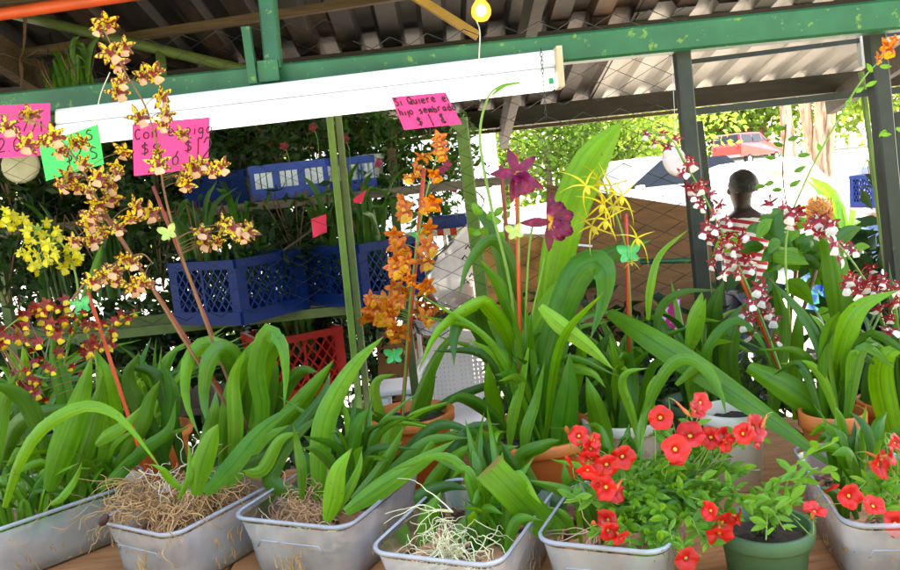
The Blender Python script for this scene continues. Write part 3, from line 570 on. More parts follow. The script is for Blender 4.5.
# ------------------------------------------------------------------ leaves
def blade(mb, ctrl, W, roll=0.0, fold=0.22, blunt=False, n=15, m=0, base=0.42, peak=0.45, wave=0.0, seed=0, face=None):
    P = spline(ctrl, n); rows = []; ph = seed * 1.7
    for i, p in enumerate(P):
        t = i / (n - 1); T = (P[min(n - 1, i + 1)] - P[max(0, i - 1)]).normalized()
        V = (p - EYE).normalized() if face is None else face
        B = T.cross(V)
        if B.length < 1e-4: B = T.orthogonal()
        B.normalize(); N = B.cross(T).normalized()
        a = roll * (0.4 + 0.6 * t) + 0.10 * math.sin(3 * t + ph)
        B2 = B * math.cos(a) + N * math.sin(a); N2 = N * math.cos(a) - B * math.sin(a)
        if t < peak: k = base + (1 - base) * math.sin(t / peak * math.pi / 2)
        elif blunt: k = 1.0
        else: s = (t - peak) / (1 - peak); k = max(0.015, (1 - s ** 1.65)) 
        h = W / 2 * k; row = []
        for j in range(-2, 3):
            u = j / 2; f = fold * (abs(u) ** 1.15) * h + wave * h * math.sin(9 * t + ph + u * 2) * abs(u)
            row.append(p + B2 * (u * h) + N2 * f)
        rows.append(row)
    mb.grid(rows, m, True)
LEAFN = [0]
def leaf(parent, pix, w, d0, d1=None, roll=None, m=None, blunt=False, base=0.42, peak=0.38, fold=None, name='leaf', wave=0.035):
    """pix = (px, py) along the blade from base to tip; w = width in pixels; d0, d1 = distances y of base and tip"""
    LEAFN[0] += 1; r = random.Random(LEAFN[0]); d1 = d0 if d1 is None else d1
    k = len(pix) - 1; pts = [at(x, y, d0 + (d1 - d0) * (i / k) + (r.uniform(-.012, .012) if 0 < i < k else 0)) for i, (x, y) in enumerate(pix)]
    mb = MB(); blade(mb, pts, w * mpp((d0 + d1) / 2) * .90, r.uniform(-.35, .35) if roll is None else roll, r.uniform(.28, .62) if fold is None else fold, blunt, 16, 0, base, peak, wave, LEAFN[0])
    return mb.build(name, m or C_LEAF, parent, True)
def fan(parent, base, n, seed, h=(0.18, 0.34), wpx=(0.02, 0.034), spread=1.0, m=None, toward=(0, 0.3), squash=1.0, name='leaf'):
    """random strap leaves growing out of one crown: real 3-D filler between the traced ones"""
    r = random.Random(seed)
    for i in range(n):
        a = r.uniform(0, 6.283); L = r.uniform(*h); d = Vector((math.cos(a), math.sin(a) * squash, 0)) * r.uniform(.15, 1) * spread + Vector((toward[0], toward[1], 0)) * .4
        b = base + Vector((r.uniform(-.03, .03), r.uniform(-.03, .03), 0)); mid = b + d * L * .35 + Vector((0, 0, L * .62)); tip = b + d * L * .95 + Vector((0, 0, L * r.uniform(.45, .98)))
        mb = MB(); fc = Vector((r.uniform(-.8, .8), 1, r.uniform(-.6, .1))).normalized()
        blade(mb, [b, mid, tip], r.uniform(*wpx), r.uniform(-.5, .5), r.uniform(.25, .6), False, 13, 0, .45, .40, .03, seed + i, fc)
        mb.build(name, m or (C_LEAFD if r.random() < .42 else (C_LEAF if r.random() < .85 else C_LEAFY)), parent, True)
def roots(parent, spots, n, seed, m, rad=(.0007, .0015), step=.009, steps=(8, 18), up=.3, curl=1.0, name='root_clump', out=None):
    r = random.Random(seed); mb = MB()
    for i in range(n):
        p = spots(r); d = Vector((r.gauss(0, 1), r.gauss(0, 1), abs(r.gauss(0, 1)) * up + .1)).normalized(); pts = []
        if out is not None: d = (d + out * .9).normalized()
        k = r.randint(*steps)
        for j in range(k):
            pts.append(p.copy()); p = p + d * step; d = (d + Vector((r.gauss(0, .38), r.gauss(0, .38), r.gauss(-.12, .38))) * curl).normalized()
        q = r.uniform(*rad); mb.tube(pts, [q * (1 - .6 * j / k) for j in range(k)], 4, 0, False)
    return mb.build(name, m, parent, True)
# ------------------------------------------------------------------ flowers
def petal(mb, L, W, ang, tilt=0.15, curl=0.0, m=0, prof='lance', base=(0, 0, 0), nr=7, nc=5, ruff=0.0, cup=0.0, r=None, bend=0.0):
    d = Vector((math.cos(ang), math.sin(ang), 0)); s = Vector((-math.sin(ang), math.cos(ang), 0)); b = Vector(base); rows = []
    ph = (r.uniform(0, 6) if r else 0)
    for i in range(nr):
        t = i / (nr - 1)
        if prof == 'lance': k = max(.04, math.sin(math.pi * min(1, (t * .86 + .12))) ** .9)
        elif prof == 'oval': k = max(.05, math.sin(math.pi * (t * .93 + .05)) ** .55)
        elif prof == 'fan': k = .25 + .75 * min(1, t * 1.25) ** 1.2 if t < .93 else .72
        elif prof == 'thread': k = max(.08, (1 - t) ** .7 * (.4 + .6 * min(1, t * 5)))
        elif prof == 'waist': k = (.55 if t < .3 else .55 + .45 * math.sin((t - .3) / .7 * 2.2)) if t < .97 else .5
        row = []
        for j in range(nc):
            u = j / (nc - 1) * 2 - 1; z = tilt * L * t + curl * L * t * t - cup * W * (u * u) * k + ruff * W * math.sin(u * 7 + t * 5 + ph) * t
            row.append(b + d * (L * t) + s * (u * W / 2 * k + bend * L * t * t) + Vector((0, 0, z)))
        rows.append(row)
    mb.grid(rows, m, True)
FM = {
 'ty': petalmat('yellow petal with brown blotches', (0.62, 0.47, 0.012), (0.15, 0.018, 0.008), 150, .565, .605, None, .25, bandv=.14),
 'tl': petalmat('peach pink lip', (0.66, 0.40, 0.24), None, base=((0.25, 0.03, 0.02), .30), trans=.3),
 'tc': petalmat('maroon flower centre', (0.22, 0.02, 0.015)),
 'op': petalmat('orange petal', (0.66, 0.185, 0.005), (0.40, 0.05, 0.003), 120, .52, .62), 'ol': petalmat('yellow orange lip', (0.74, 0.40, 0.016), (0.6, 0.13, 0.01), 200, .60, .66, base=((0.35, 0.03, 0.005), .22)),
 'yp': petalmat('clear yellow petal', (0.52, 0.48, 0.006), (0.35, 0.20, 0.01), 220, .66, .70), 'yl': petalmat('bright yellow lip', (0.60, 0.52, 0.008)),
 'dp': petalmat('dark red petal', (0.20, 0.004, 0.003), (0.32, 0.02, 0.006), 150, .60, .70), 'dl': petalmat('yellow lip with red throat', (0.62, 0.46, 0.012), base=((0.22, 0.01, 0.006), .30)),
 'rp': petalmat('crimson petal', (0.27, 0.004, 0.012), (0.75, 0.55, 0.45), 170, .67, .70), 'rl': petalmat('white lip with red throat', (0.86, 0.82, 0.80), base=((0.35, 0.012, 0.03), .34), trans=.35),
 'mp': petalmat('magenta petal', (0.20, 0.002, 0.045), (0.36, 0.008, 0.09), 60, .55, .75), 'ml': petalmat('magenta lip with yellow throat', (0.22, 0.003, 0.06), (0.36, 0.012, 0.12), 90, .55, .75, base=((0.75, 0.36, 0.03), .18)),
 'sp': petalmat('yellow spider petal', (0.62, 0.50, 0.010), (0.25, 0.06, 0.01), 210, .86, .90, bandv=-.45), 'sl': petalmat('pale yellow lip', (0.64, 0.52, 0.03), (0.30, 0.10, 0.02), 260, .68, .72),
 'pr': petalmat('scarlet petunia petal', (0.62, 0.010, 0.008), (0.40, 0.003, 0.004), 70, .58, .8, trans=.3), 'pc': petalmat('petunia throat', (0.36, 0.03, 0.006)), 'py': petalmat('petunia eye yellow', (0.75, 0.55, 0.05)),
 'pt': petalmat('petunia tube', (0.62, 0.16, 0.03)), 'gr': C_STEM,
}
FLOWERS = {}
def variants(kind, fn, mats, n=4):
    out = []
    for i in range(n):
        mb = MB(); fn(mb, random.Random(i * 7 + len(kind))); me_o = mb.build('flower', [FM[k] for k in mats], None, True); me = me_o.data; me.name = 'flower_' + kind; bpy.data.objects.remove(me_o); out.append(me)
    FLOWERS[kind] = out
def f_tiger(mb, r):
    for k in range(5): petal(mb, .032 * r.uniform(.85, 1.1), .0145, R(90 + 72 * k + r.uniform(-9, 9)) if k not in (2, 3) else R((215, 325)[k - 2] + r.uniform(-8, 8)), .25 + r.uniform(-.15, .2), r.uniform(-.35, .1), 0, 'lance', ruff=.06, r=r)
    petal(mb, .025, .025, R(-90 + r.uniform(-6, 6)), .35, -.5, 1, 'fan', (0, -.003, .004), ruff=.05, r=r)
    petal(mb, .010, .010, R(90), 1.0, 0, 2, 'oval', (0, -.004, .003)); petal(mb, .010, .012, R(-90), .6, 0, 2, 'oval', (0, -.001, .005))
def f_orange(mb, r):
    for k, a in enumerate((90, 20, 160, 232, 308)): petal(mb, .027 * r.uniform(.9, 1.12), .0155, R(a + r.uniform(-9, 9)), .2 + r.uniform(-.2, .3), r.uniform(-.5, .1), 0, 'lance', ruff=.08, r=r)
    petal(mb, .024, .027, R(-90 + r.uniform(-8, 8)), .45, -.7, 1, 'fan', (0, -.002, .004), ruff=.08, r=r); petal(mb, .008, .009, R(90), .9, 0, 1, 'oval', (0, -.003, .003))
def f_yellow(mb, r):
    for k, a in enumerate((90, 25, 155, 225, 315)): petal(mb, .017 * r.uniform(.85, 1.15), .0085, R(a + r.uniform(-10, 10)), .3, r.uniform(-.4, .2), 0, 'lance', nr=5, nc=3)
    petal(mb, .019, .020, R(-90 + r.uniform(-10, 10)), .35, -.5, 1, 'fan', (0, -.001, .003), nr=5, ruff=.08, r=r)
def f_dark(mb, r):
    for k, a in enumerate((90, 20, 160, 225, 315)): petal(mb, .018 * r.uniform(.85, 1.15), .0095, R(a + r.uniform(-10, 10)), .3, r.uniform(-.4, .2), 0, 'lance', nr=5, nc=3)
    petal(mb, .020, .019, R(-90 + r.uniform(-10, 10)), .35, -.5, 1, 'fan', (0, -.001, .003), nr=7, ruff=.05, r=r)
def f_redwhite(mb, r):
    for k, a in enumerate((90, 20, 160, 220, 320)): petal(mb, .021 * r.uniform(.85, 1.15), .0085, R(a + r.uniform(-12, 12)), .35, r.uniform(-.5, .2), 0, 'lance', nr=6, nc=3)
    petal(mb, .025, .022, R(-90 + r.uniform(-10, 10)), .4, -.6, 1, 'fan', (0, -.001, .003), nr=8, ruff=.06, r=r); petal(mb, .007, .007, R(90), 1.0, 0, 1, 'oval', (0, -.002, .003), nr=4, nc=3)
def f_magenta(mb, r):
    for k, a in enumerate((92, 28, 158, 235, 305)): petal(mb, .058 * r.uniform(.9, 1.1), .021, R(a + r.uniform(-6, 6)), .25, r.uniform(-.5, -.1), 0, 'lance', nr=9, ruff=.10, r=r)
    petal(mb, .045, .046, R(-90), .55, -.6, 1, 'fan', (0, 0, .004), nr=11, nc=11, ruff=.12, r=r); petal(mb, .026, .02, R(-60), 1.2, -.2, 1, 'oval', (0, 0, .004)); petal(mb, .026, .02, R(-120), 1.2, -.2, 1, 'oval', (0, 0, .004))
    petal(mb, .02, .012, R(-90), 1.3, 0, 1, 'oval', (0, .004, .006))
def f_magentafull(mb, r):
    for k, a in enumerate((80, 175, 262)): petal(mb, .062, .020, R(a), .2, -.3, 0, 'lance', nr=9, ruff=.10, r=r)
    for k in range(9): petal(mb, .050 * r.uniform(.8, 1.05), .034, R(-62 + k * 15 + r.uniform(-5, 5)), .5 + .12 * (k % 3), -.5, 0 if k % 2 else 1, 'oval', (.002, 0, .003), nr=9, nc=9, ruff=.16, r=r)
    petal(mb, .02, .014, R(-20), 1.0, 0, 1, 'oval', (0, 0, .012))
def f_spider(mb, r):
    for k, a in enumerate((92, 35, 145, 232, 308)): petal(mb, .086 * r.uniform(.7, 1.2), .0085, R(a + r.uniform(-16, 16)), .2 + r.uniform(-.1, .4), r.uniform(-1.0, .2), 0, 'thread', nr=14, nc=3, bend=(-1 if math.cos(R(a)) > 0 else 1) * r.uniform(.1, .75))
    petal(mb, .034, .017, R(-90 + r.uniform(-10, 10)), .5, -.5, 1, 'lance', (0, -.001, .003), nr=8, ruff=.08, r=r)
def f_petunia(mb, r):
    nr, nc = 7, 40; rows = []; ph = r.uniform(0, 6)
    for i in range(nr):
        t = i / (nr - 1); row = []
        for j in range(nc):
            a = 2 * math.pi * j / nc; lob = abs(math.cos(2.5 * a)) ** .6; rad = .0022 + .0165 * t * (1 - .13 * t * (1 - lob)) * 1.05
            z = -.009 * (1 - t) ** 2 + .0035 * t * math.sin(5 * a + ph) * .5 + .002 * t * math.sin(3 * a + ph) - .003 * t * t * (1 + .6 * math.sin(2 * a + ph)); row.append(Vector((rad * math.cos(a), rad * math.sin(a), z)))
        rows.append(row)
    mb.grid(rows, 0, False, True)
    for k, (i0, i1, m) in enumerate(((0, 1, 1),)):
        pass
    mb.lathe((0, 0, -.0088), [(.0003, 0.0005), (.0026, 0.0006)], 12, 2); mb.lathe((0, 0, -.0065), [(.0030, 0), (.0042, .0017)], 20, 1)
    mb.lathe((0, 0, 0), [(.0034, -.010), (.0028, -.017), (.0020, -.024)], 12, 3)
    for k in range(5): petal(mb, .012, .004, R(72 * k), 0, 0, 4, 'lance', (0, 0, -.022), nr=4, nc=3)
variants('tiger', f_tiger, ['ty', 'tl', 'tc'], 6); variants('orange', f_orange, ['op', 'ol'], 5); variants('yellow', f_yellow, ['yp', 'yl']); variants('dark', f_dark, ['dp', 'dl'])
variants('redwhite', f_redwhite, ['rp', 'rl'], 5); variants('magenta', f_magenta, ['mp', 'ml'], 1); variants('magentafull', f_magentafull, ['mp', 'ml'], 1); variants('spider', f_spider, ['sp', 'sl'], 6)
variants('petunia', f_petunia, ['pr', 'pc', 'py', 'pt', 'gr'], 5)
FN = [0]
def flower(parent, kind, px, py, d, size=1.0, face=None, jit=.55, roll=None, var=None):
    FN[0] += 1; r = random.Random(FN[0] * 13); me = FLOWERS[kind][(r.randrange(len(FLOWERS[kind])) if var is None else var)]
    p = at(px, py, d); f = (EYE - p).normalized() if face is None else Vector(face).normalized()
    f = (f + Vector((r.gauss(0, jit), r.gauss(0, jit * .5), r.gauss(0, jit * .8)))).normalized()
    u = Vector((0, 0, 1)) + Vector((r.gauss(0, .2), r.gauss(0, .2), 0)); a = r.gauss(0, .3) if roll is None else roll
    x = u.cross(f).normalized(); y = f.cross(x).normalized(); x2 = x * math.cos(a) + y * math.sin(a); y2 = y * math.cos(a) - x * math.sin(a)
    o = bpy.data.objects.new('flower', me); COL.objects.link(o); o.parent = parent
    s = size * r.uniform(.74, 1.16); m = Matrix((x2 * s, y2 * s, f * s)).transposed().to_4x4(); m.translation = p - origin(parent); o.matrix_local = m
    return o
def spike(plant, pix, d0, d1, m=None, r0=.0028, r1=.0012, name='flower_spike'):
    k = len(pix) - 1; mb = MB(); mb.tube(spline([at(x, y, d0 + (d1 - d0) * i / k) for i, (x, y) in enumerate(pix)], 8 * k), [r0 + (r1 - r0) * i / (8 * k - 1) for i in range(8 * k)], 6); return mb.build(name, m or C_STEM, plant, True)
def pedicels(sp, pairs, d, m=None, r=.0008):
    """thin flower stalks from the spike to the flowers"""
    for (a, b), (x, y), dd in pairs: 
        mb = MB(); p, q = at(a, b, d), at(x, y, dd); mid = (p + q) / 2 + Vector((0, 0, .006)); mb.tube(spline([p, mid, q + (q - EYE).normalized() * .004], 6), r, 4, 0, False); mb.build('flower_stalk', m or C_STEM, sp, True)
def nearest(line, x, y):
    best = None
    for i in range(len(line) - 1):
        (ax, ay), (bx, by) = line[i], line[i + 1]; dx, dy = bx - ax, by - ay; t = max(0, min(1, ((x - ax) * dx + (y - ay) * dy) / (dx * dx + dy * dy + 1e-9))); q = (ax + dx * t, ay + dy * t); dd = (q[0] - x) ** 2 + (q[1] - y) ** 2
        if best is None or dd < best[0]: best = (dd, q)
    return best[1]
def spray(plant, kind, line, flowers, d0, d1=None, size=1.0, m=None, jit=.55, dz=.02, stalk=None, r0=.0028):
    d1 = d0 if d1 is None else d1
    sp = spike(plant, line, d0, d1, m, r0); r = random.Random(len(flowers) + int(line[0][0])); pr = []; dm = (d0 + d1) / 2
    for (x, y) in flowers:
        dd = dm + r.uniform(-dz * 1.6, dz * .6); pr.append((nearest(line, x, y), (x, y), dd)); flower(sp, kind, x, y, dd, size, jit=jit)
    pedicels(sp, pr, dm, stalk or m); return sp
def stake(plant, a, b, d0, d1, m=None, r=.0042):
    mb = MB(); p, q = at(*a, d0), at(*b, d1); n = 7; mb.tube([p.lerp(q, i / n) for i in range(n + 1)], r, 8); o = mb.build('stake', m or C_STAKE, plant, True); return o
def clip(st, x, y, d, s, m, rot=0.3):
    """butterfly clip: four wings round a short body"""
    c = at(x, y, d); mb = MB()
    for a, L, W in ((40, .020, .013), (140, .020, .013), (215, .015, .011), (325, .015, .011)):
        a += math.degrees(rot); dv = (_rt * math.cos(R(a)) + _up * math.sin(R(a))); n = Vector((0, -1, 0)); sv = dv.cross(n).normalized(); rows = []
        for i in range(6):
            t = i / 5; k = math.sin(math.pi * (t * .9 + .06)) ** .6; rows.append([c + dv * (L * s * t) + sv * (W * s * u * k * .5) + n * (.004 * s * t * (1 + abs(u))) for u in (-1, 0, 1)])
        mb.grid(rows)
    mb.tube([c - _up * .012 * s, c + _up * .012 * s], .002 * s, 6); return mb.build('clip', m, st, True)
# ================================================================== PLANTS ON THE TABLE
D, Y_ = C_LEAFD, C_LEAFY
# ---- tall tiger orchid, left (two spikes, pot behind the tub)
p = thing('orchid_plant', P_bl, 'tall orchid with brown blotched yellow flowers and peach lips on two long spikes', 'orchid')
fan(p, P_bl, 52, 3, (.17, .30), (.012, .021), 1.2)
for pix, wd, d0, d1, m, rl in [
    ([(236, 470), (240, 400), (228, 356), (206, 344), (188, 362), (186, 400), (200, 438)], 20, 1.58, 1.44, C_LEAF, .1), ([(240, 480), (244, 410), (236, 365), (222, 350), (208, 364), (204, 400), (211, 434)], 25, 1.55, 1.42, D, .1), ([(240, 476), (256, 420), (264, 370), (280, 340), (286, 370), (284, 410)], 18, 1.56, 1.44, C_LEAF, .1), ([(250, 475), (262, 410), (270, 370), (270, 350)], 26, 1.58, 1.56, D, .1),
    ([(222, 480), (226, 420), (240, 370), (262, 342), (280, 338)], 22, 1.55, 1.42, None, .3), ([(236, 475), (262, 420), (256, 370), (268, 330), (284, 352), (286, 392)], 20, 1.5, 1.4, None, .2),
    ([(250, 470), (282, 425), (312, 388), (334, 360)], 22, 1.52, 1.5, None, -.2), ([(232, 480), (236, 430), (234, 380), (246, 350)], 18, 1.5, 1.45, Y_, -.3),
    ([(170, 475), (150, 430), (128, 380), (140, 352)], 20, 1.6, 1.55, D, .3), ([(258, 470), (280, 400), (300, 372), (318, 372)], 18, 1.6, 1.55, D, .0),
    ([(185, 470), (165, 400), (150, 372), (118, 368)], 18, 1.62, 1.6, D, .2), ([(160, 470), (170, 420), (172, 388), (160, 360)], 20, 1.6, 1.62, None, -.2)]:
    leaf(p, pix, wd, d0, d1, rl, m)
s1 = stake(p, (246, 428), (92, 196), 1.57, 1.50, C_STAKEB, .0036); s2 = stake(p, (254, 440), (153, 186), 1.60, 1.52, C_STAKEB, .0036)
clip(s2, 169, 233, 1.49, 1.1, C_CLIPY)
t1 = [(240, 425), (190, 350), (140, 268), (98, 200), (80, 165), (52, 132), (22, 117), (-6, 114)]
f1 = [(7, 127), (30, 114), (28, 143), (42, 141), (54, 136), (73, 143), (84, 141), (84, 163), (70, 177), (62, 184), (99, 176), (111, 184), (124, 151), (116, 166), (118, 174), (77, 186), (97, 203), (112, 197), (130, 217), (150, 212), (74, 240), (90, 240), (102, 231), (88, 222), (117, 228), (62, 150), (92, 214), (135, 206), (90, 190), (104, 214)]
spray(p, 'tiger', t1, f1, 1.50, 1.40, .72, C_STEMB, dz=.03, r0=.0034)
t2 = [(248, 430), (213, 342), (186, 268), (166, 200), (158, 150), (146, 108), (124, 70), (104, 30)]
f2 = [(99, 28), (107, 22), (124, 46), (109, 53), (116, 62), (143, 75), (153, 72), (122, 80), (117, 91), (161, 97), (138, 117), (167, 114), (164, 124), (182, 133), (157, 153), (159, 164), (182, 178), (193, 167), (201, 163), (212, 170), (221, 166), (187, 184), (202, 232), (204, 242), (223, 224), (219, 242), (231, 229), (242, 236), (249, 230)]
spray(p, 'tiger', t2, f2, 1.52, 1.45, .72, C_STEMB, dz=.025, r0=.0034)
t3 = [(72, 300), (88, 280), (110, 266), (140, 254), (152, 262)]
spray(p, 'tiger', t3, [(92, 281), (116, 270), (117, 280), (134, 287), (143, 282), (132, 262), (124, 258), (104, 275)], 1.46, 1.46, .72, C_STEMB)
# ---- dark red and yellow orchid, far left
p = thing('orchid_plant', P_fl, 'orchid with small dark red flowers with yellow lips at the left edge', 'orchid')
fan(p, P_fl, 56, 9, (.16, .29), (.012, .021), 1.2)
for pix, wd, d0, d1, m, rl in [
    ([(48, 492), (62, 450), (80, 400), (92, 355)], 30, 1.45, 1.45, None, .15), ([(70, 490), (84, 450), (96, 410), (103, 375)], 26, 1.5, 1.5, D, -.1),
    ([(96, 490), (110, 440), (104, 380), (96, 350)], 28, 1.56, 1.56, None, .2), ([(4, 508), (18, 465), (40, 430), (78, 407), (108, 410), (132, 430), (166, 476)], 15, 1.36, 1.30, None, .35),
    ([(74, 440), (66, 400), (56, 360), (52, 338)], 20, 1.6, 1.6, None, .1), ([(96, 446), (108, 436), (126, 424), (142, 406)], 15, 1.42, 1.4, Y_, .0),
    ([(44, 450), (30, 412), (12, 392), (-12, 384)], 22, 1.5, 1.42, D, .4), ([(0, 470), (14, 430), (40, 412), (92, 404)], 20, 1.55, 1.5, D, .3),
    ([(110, 480), (140, 430), (150, 400), (160, 380)], 18, 1.55, 1.55, D, 0), ([(115, 485), (140, 452), (168, 430), (176, 400)], 14, 1.5, 1.5, None, .2), ([(100, 490), (130, 462), (160, 440), (190, 426)], 15, 1.5, 1.5, D, .2),
    ([(-14, 500), (-6, 440), (4, 400), (20, 370)], 24, 1.45, 1.5, D, 0), ([(50, 505), (62, 498), (75, 480), (82, 462)], 9, 1.33, 1.33, Y_, 0), ([(2, 420), (20, 375), (24, 360), (22, 345)], 12, 1.62, 1.6, None, .3)]:
    leaf(p, pix, wd, d0, d1, rl, m)
s = stake(p, (150, 482), (88, 292), 1.52, 1.52, C_STAKE, .0040); clip(s, 83, 306, 1.5, 1.2, C_CLIP)
fd = [(4, 329), (16, 325), (18, 337), (27, 314), (33, 307), (45, 310), (52, 304), (63, 319), (48, 328), (36, 340), (33, 349), (64, 307), (80, 322), (95, 325), (94, 337), (112, 331), (87, 343), (84, 354), (72, 366), (46, 366), (18, 378), (30, 378), (27, 390), (18, 390), (36, 393), (56, 308), (75, 312), (104, 322), (100, 347), (24, 330), (10, 338), (42, 318), (58, 330), (70, 330), (108, 343), (58, 352), (40, 358), (0, 344), (28, 385), (40, 384)]
spray(p, 'dark', [(105, 400), (90, 340), (70, 312), (45, 306), (20, 318), (-5, 338)], fd + [(x + RND.uniform(-10, 10), y + RND.uniform(-9, 9)) for x, y in fd], 1.56, 1.5, .70, C_STEM, dz=.04, stalk=C_STEMB)
spray(p, 'dark', [(80, 380), (108, 330), (128, 316), (140, 312)], [(121, 313), (128, 319), (113, 346), (134, 312), (116, 320)], 1.6, 1.6, .7, C_STEM)
leaf(p, [(66, 350), (84, 300), (98, 258), (102, 245)], 9, 1.6, 1.6, .2, D)
# ---- yellow orchid behind, left
p = thing('orchid_plant', at(20, 400, 1.72), 'orchid with many small clear yellow flowers at the left edge', 'orchid'); p.location.z = TZ
fan(p, p.location.copy(), 9, 21, (.25, .42), (.02, .03), .6, D)
fy = [(5, 210), (17, 215), (30, 225), (47, 222), (33, 240), (43, 243), (20, 252), (37, 253), (55, 252), (40, 263), (50, 260), (67, 260), (73, 264), (63, 268), (60, 237), (10, 217), (24, 218), (38, 229), (52, 243), (29, 247), (12, 226), (44, 234), (58, 256), (46, 250), (34, 265), (66, 248), (80, 256), (2, 222)]
spray(p, 'yellow', [(60, 380), (78, 300), (66, 250), (40, 230), (10, 212), (-10, 206)], fy + [(x + RND.uniform(-9, 9), y + RND.uniform(-8, 8)) for x, y in fy[::2]], 1.62, 1.62, .74, C_STEM, dz=.03)
# ---- orange orchid in the orange pot
p = thing('orchid_plant', P_or, 'orange flowered orchid on a tall spike below the pink note', 'orchid')
st = stake(p, (401, 425), (424, 168), 1.72, 1.72, C_STAKE, .0046); clip(st, 394, 356, 1.69, 1.3, C_CLIP, .1); clip(st, 420, 236, 1.69, 1.0, C_CLIP, .4)
fo = [(439, 139), (441, 153), (423, 157), (410, 178), (435, 175), (403, 203), (405, 212), (433, 202), (427, 206), (428, 227), (394, 235), (398, 246), (427, 246), (397, 258), (425, 262), (394, 268), (398, 274), (409, 279), (425, 286), (394, 288), (397, 300), (371, 298), (372, 309), (387, 309), (392, 315), (425, 317), (392, 328), (394, 337), (401, 330), (367, 317), (406, 262), (384, 300), (404, 292), (382, 316), (440, 146), (416, 168)]
spray(p, 'orange', [(402, 430), (406, 360), (411, 290), (421, 220), (430, 180), (441, 142)], fo, 1.70, 1.66, .94, C_STEM, dz=.03, r0=.003)
for pix, wd, d0, d1, m, rl in [([(404, 440), (450, 400), (520, 372), (560, 330)], 10, 1.74, 1.8, D, .3), ([(408, 440), (418, 400), (440, 350), (470, 320)], 15, 1.70, 1.62, D, .5), ([(400, 445), (380, 420), (345, 412), (330, 418)], 13, 1.72, 1.6, D, .2),
    ([(412, 445), (422, 415), (430, 392), (436, 370)], 12, 1.74, 1.74, None, 0), ([(396, 446), (376, 400), (378, 380), (396, 374)], 12, 1.76, 1.76, Y_, .1)]:
    leaf(p, pix, wd, d0, d1, rl, m)
# ---- magenta orchid, big leaves, centre
p = thing('orchid_plant', P_mid, 'large orchid with two big magenta flowers and very broad upright leaves', 'orchid')
for pix, wd, d0, d1, m, rl in [
    ([(520, 400), (480, 330), (475, 307), (456, 330), (454, 366)], 24, 1.68, 1.55, D, .15), ([(522, 405), (508, 340), (490, 312), (478, 305), (440, 330), (418, 372)], 20, 1.66, 1.5, None, .5),
    ([(528, 410), (522, 345), (502, 290), (478, 258)], 21, 1.66, 1.60, None, .1), ([(526, 330), (510, 262), (492, 240), (470, 262), (458, 298)], 15, 1.68, 1.58, D, .25),
    ([(512, 440), (530, 350), (556, 295), (585, 264)], 34, 1.6, 1.6, None, .1),
    ([(530, 440), (548, 350), (572, 280), (592, 262), (605, 272), (604, 300), (590, 340)], 36, 1.58, 1.48, None, .3), ([(540, 306), (560, 325), (590, 348), (614, 370)], 19, 1.5, 1.46, Y_, .1),
    ([(540, 430), (556, 330), (582, 272), (630, 246), (652, 240)], 26, 1.7, 1.75, D, .2), ([(560, 470), (563, 430), (568, 390), (570, 352)], 30, 1.5, 1.48, None, .1),
    ([(610, 458), (602, 430), (594, 400), (586, 376)], 24, 1.52, 1.52, None, -.1), ([(621, 450), (628, 415), (632, 380), (632, 350)], 20, 1.56, 1.56, D, .1),
    ([(510, 446), (512, 420), (522, 380), (530, 340)], 13, 1.56, 1.56, Y_, .0), ([(524, 458), (526, 430), (536, 400), (545, 360)], 14, 1.54, 1.56, Y_, .1), ([(500, 440), (496, 410), (490, 385), (488, 362)], 19, 1.6, 1.58, None, .1),
    ([(548, 450), (560, 420), (580, 360), (578, 320)], 20, 1.66, 1.6, None, .2), ([(550, 450), (590, 390), (600, 350), (612, 330)], 18, 1.68, 1.66, D, .2), ([(530, 430), (500, 260), (478, 210), (462, 200)], 13, 1.76, 1.9, D, .2),
    ([(514, 440), (488, 412), (462, 398), (446, 404)], 16, 1.58, 1.42, D, .3), ([(505, 450), (480, 436), (440, 440), (415, 462)], 15, 1.56, 1.36, None, .3), ([(545, 440), (552, 300), (554, 240), (564, 210)], 16, 1.72, 1.7, None, .1),
    ([(560, 450), (600, 410), (640, 390), (668, 385)], 14, 1.64, 1.6, None, .3), ([(520, 430), (560, 374), (590, 372), (606, 388)], 12, 1.62, 1.55, Y_, .2), ([(534, 440), (548, 400), (540, 380), (535, 350)], 22, 1.66, 1.66, D, .1)]:
    leaf(p, pix, wd, d0, d1, rl, m)
leaf(p, [(536, 420), (546, 340), (552, 285), (566, 220), (592, 160), (624, 120)], 42, 1.68, 1.62, .05, C_LEAF, peak=.74, base=.34, fold=.3)
fan(p, P_mid, 40, 41, (.20, .36), (.014, .024), .85)
st = stake(p, (522, 440), (516, 154), 1.60, 1.58, C_STAKE, .0044); st2 = stake(p, (524, 440), (501, 165), 1.72, 1.70, C_STAKEB, .0044); clip(st, 515, 232, 1.56, 1.2, C_CLIPY, .2)
sp = spike(p, [(520, 440), (512, 300), (492, 210), (480, 140), (487, 100), (500, 86), (520, 82)], 1.64, 1.60, C_STEM, .0042, .0014)
mb = MB(); blade(mb, [at(492, 95, 1.6), at(505, 85, 1.6), at(522, 83, 1.6)], .008, .3, .3); mb.build('bud', C_SMALL, sp)
sp = spike(p, [(518, 420), (519, 260), (519, 180)], 1.61, 1.56, C_STEM, .003, .0016); flower(sp, 'magenta', 517, 174, 1.55, .88, face=(.1, -1, .35), jit=.02, roll=.05)
sp = spike(p, [(522, 420), (530, 240), (548, 218)], 1.61, 1.56, C_STEM, .003, .0016); flower(sp, 'magentafull', 550, 222, 1.53, .86, face=(-.1, -1, .05), jit=.02, roll=.0)
spike(p, [(524, 420), (530, 330), (540, 280), (544, 258)], 1.6, 1.58, C_STEM, .0028, .0014)
mb = MB(); r = random.Random(3)
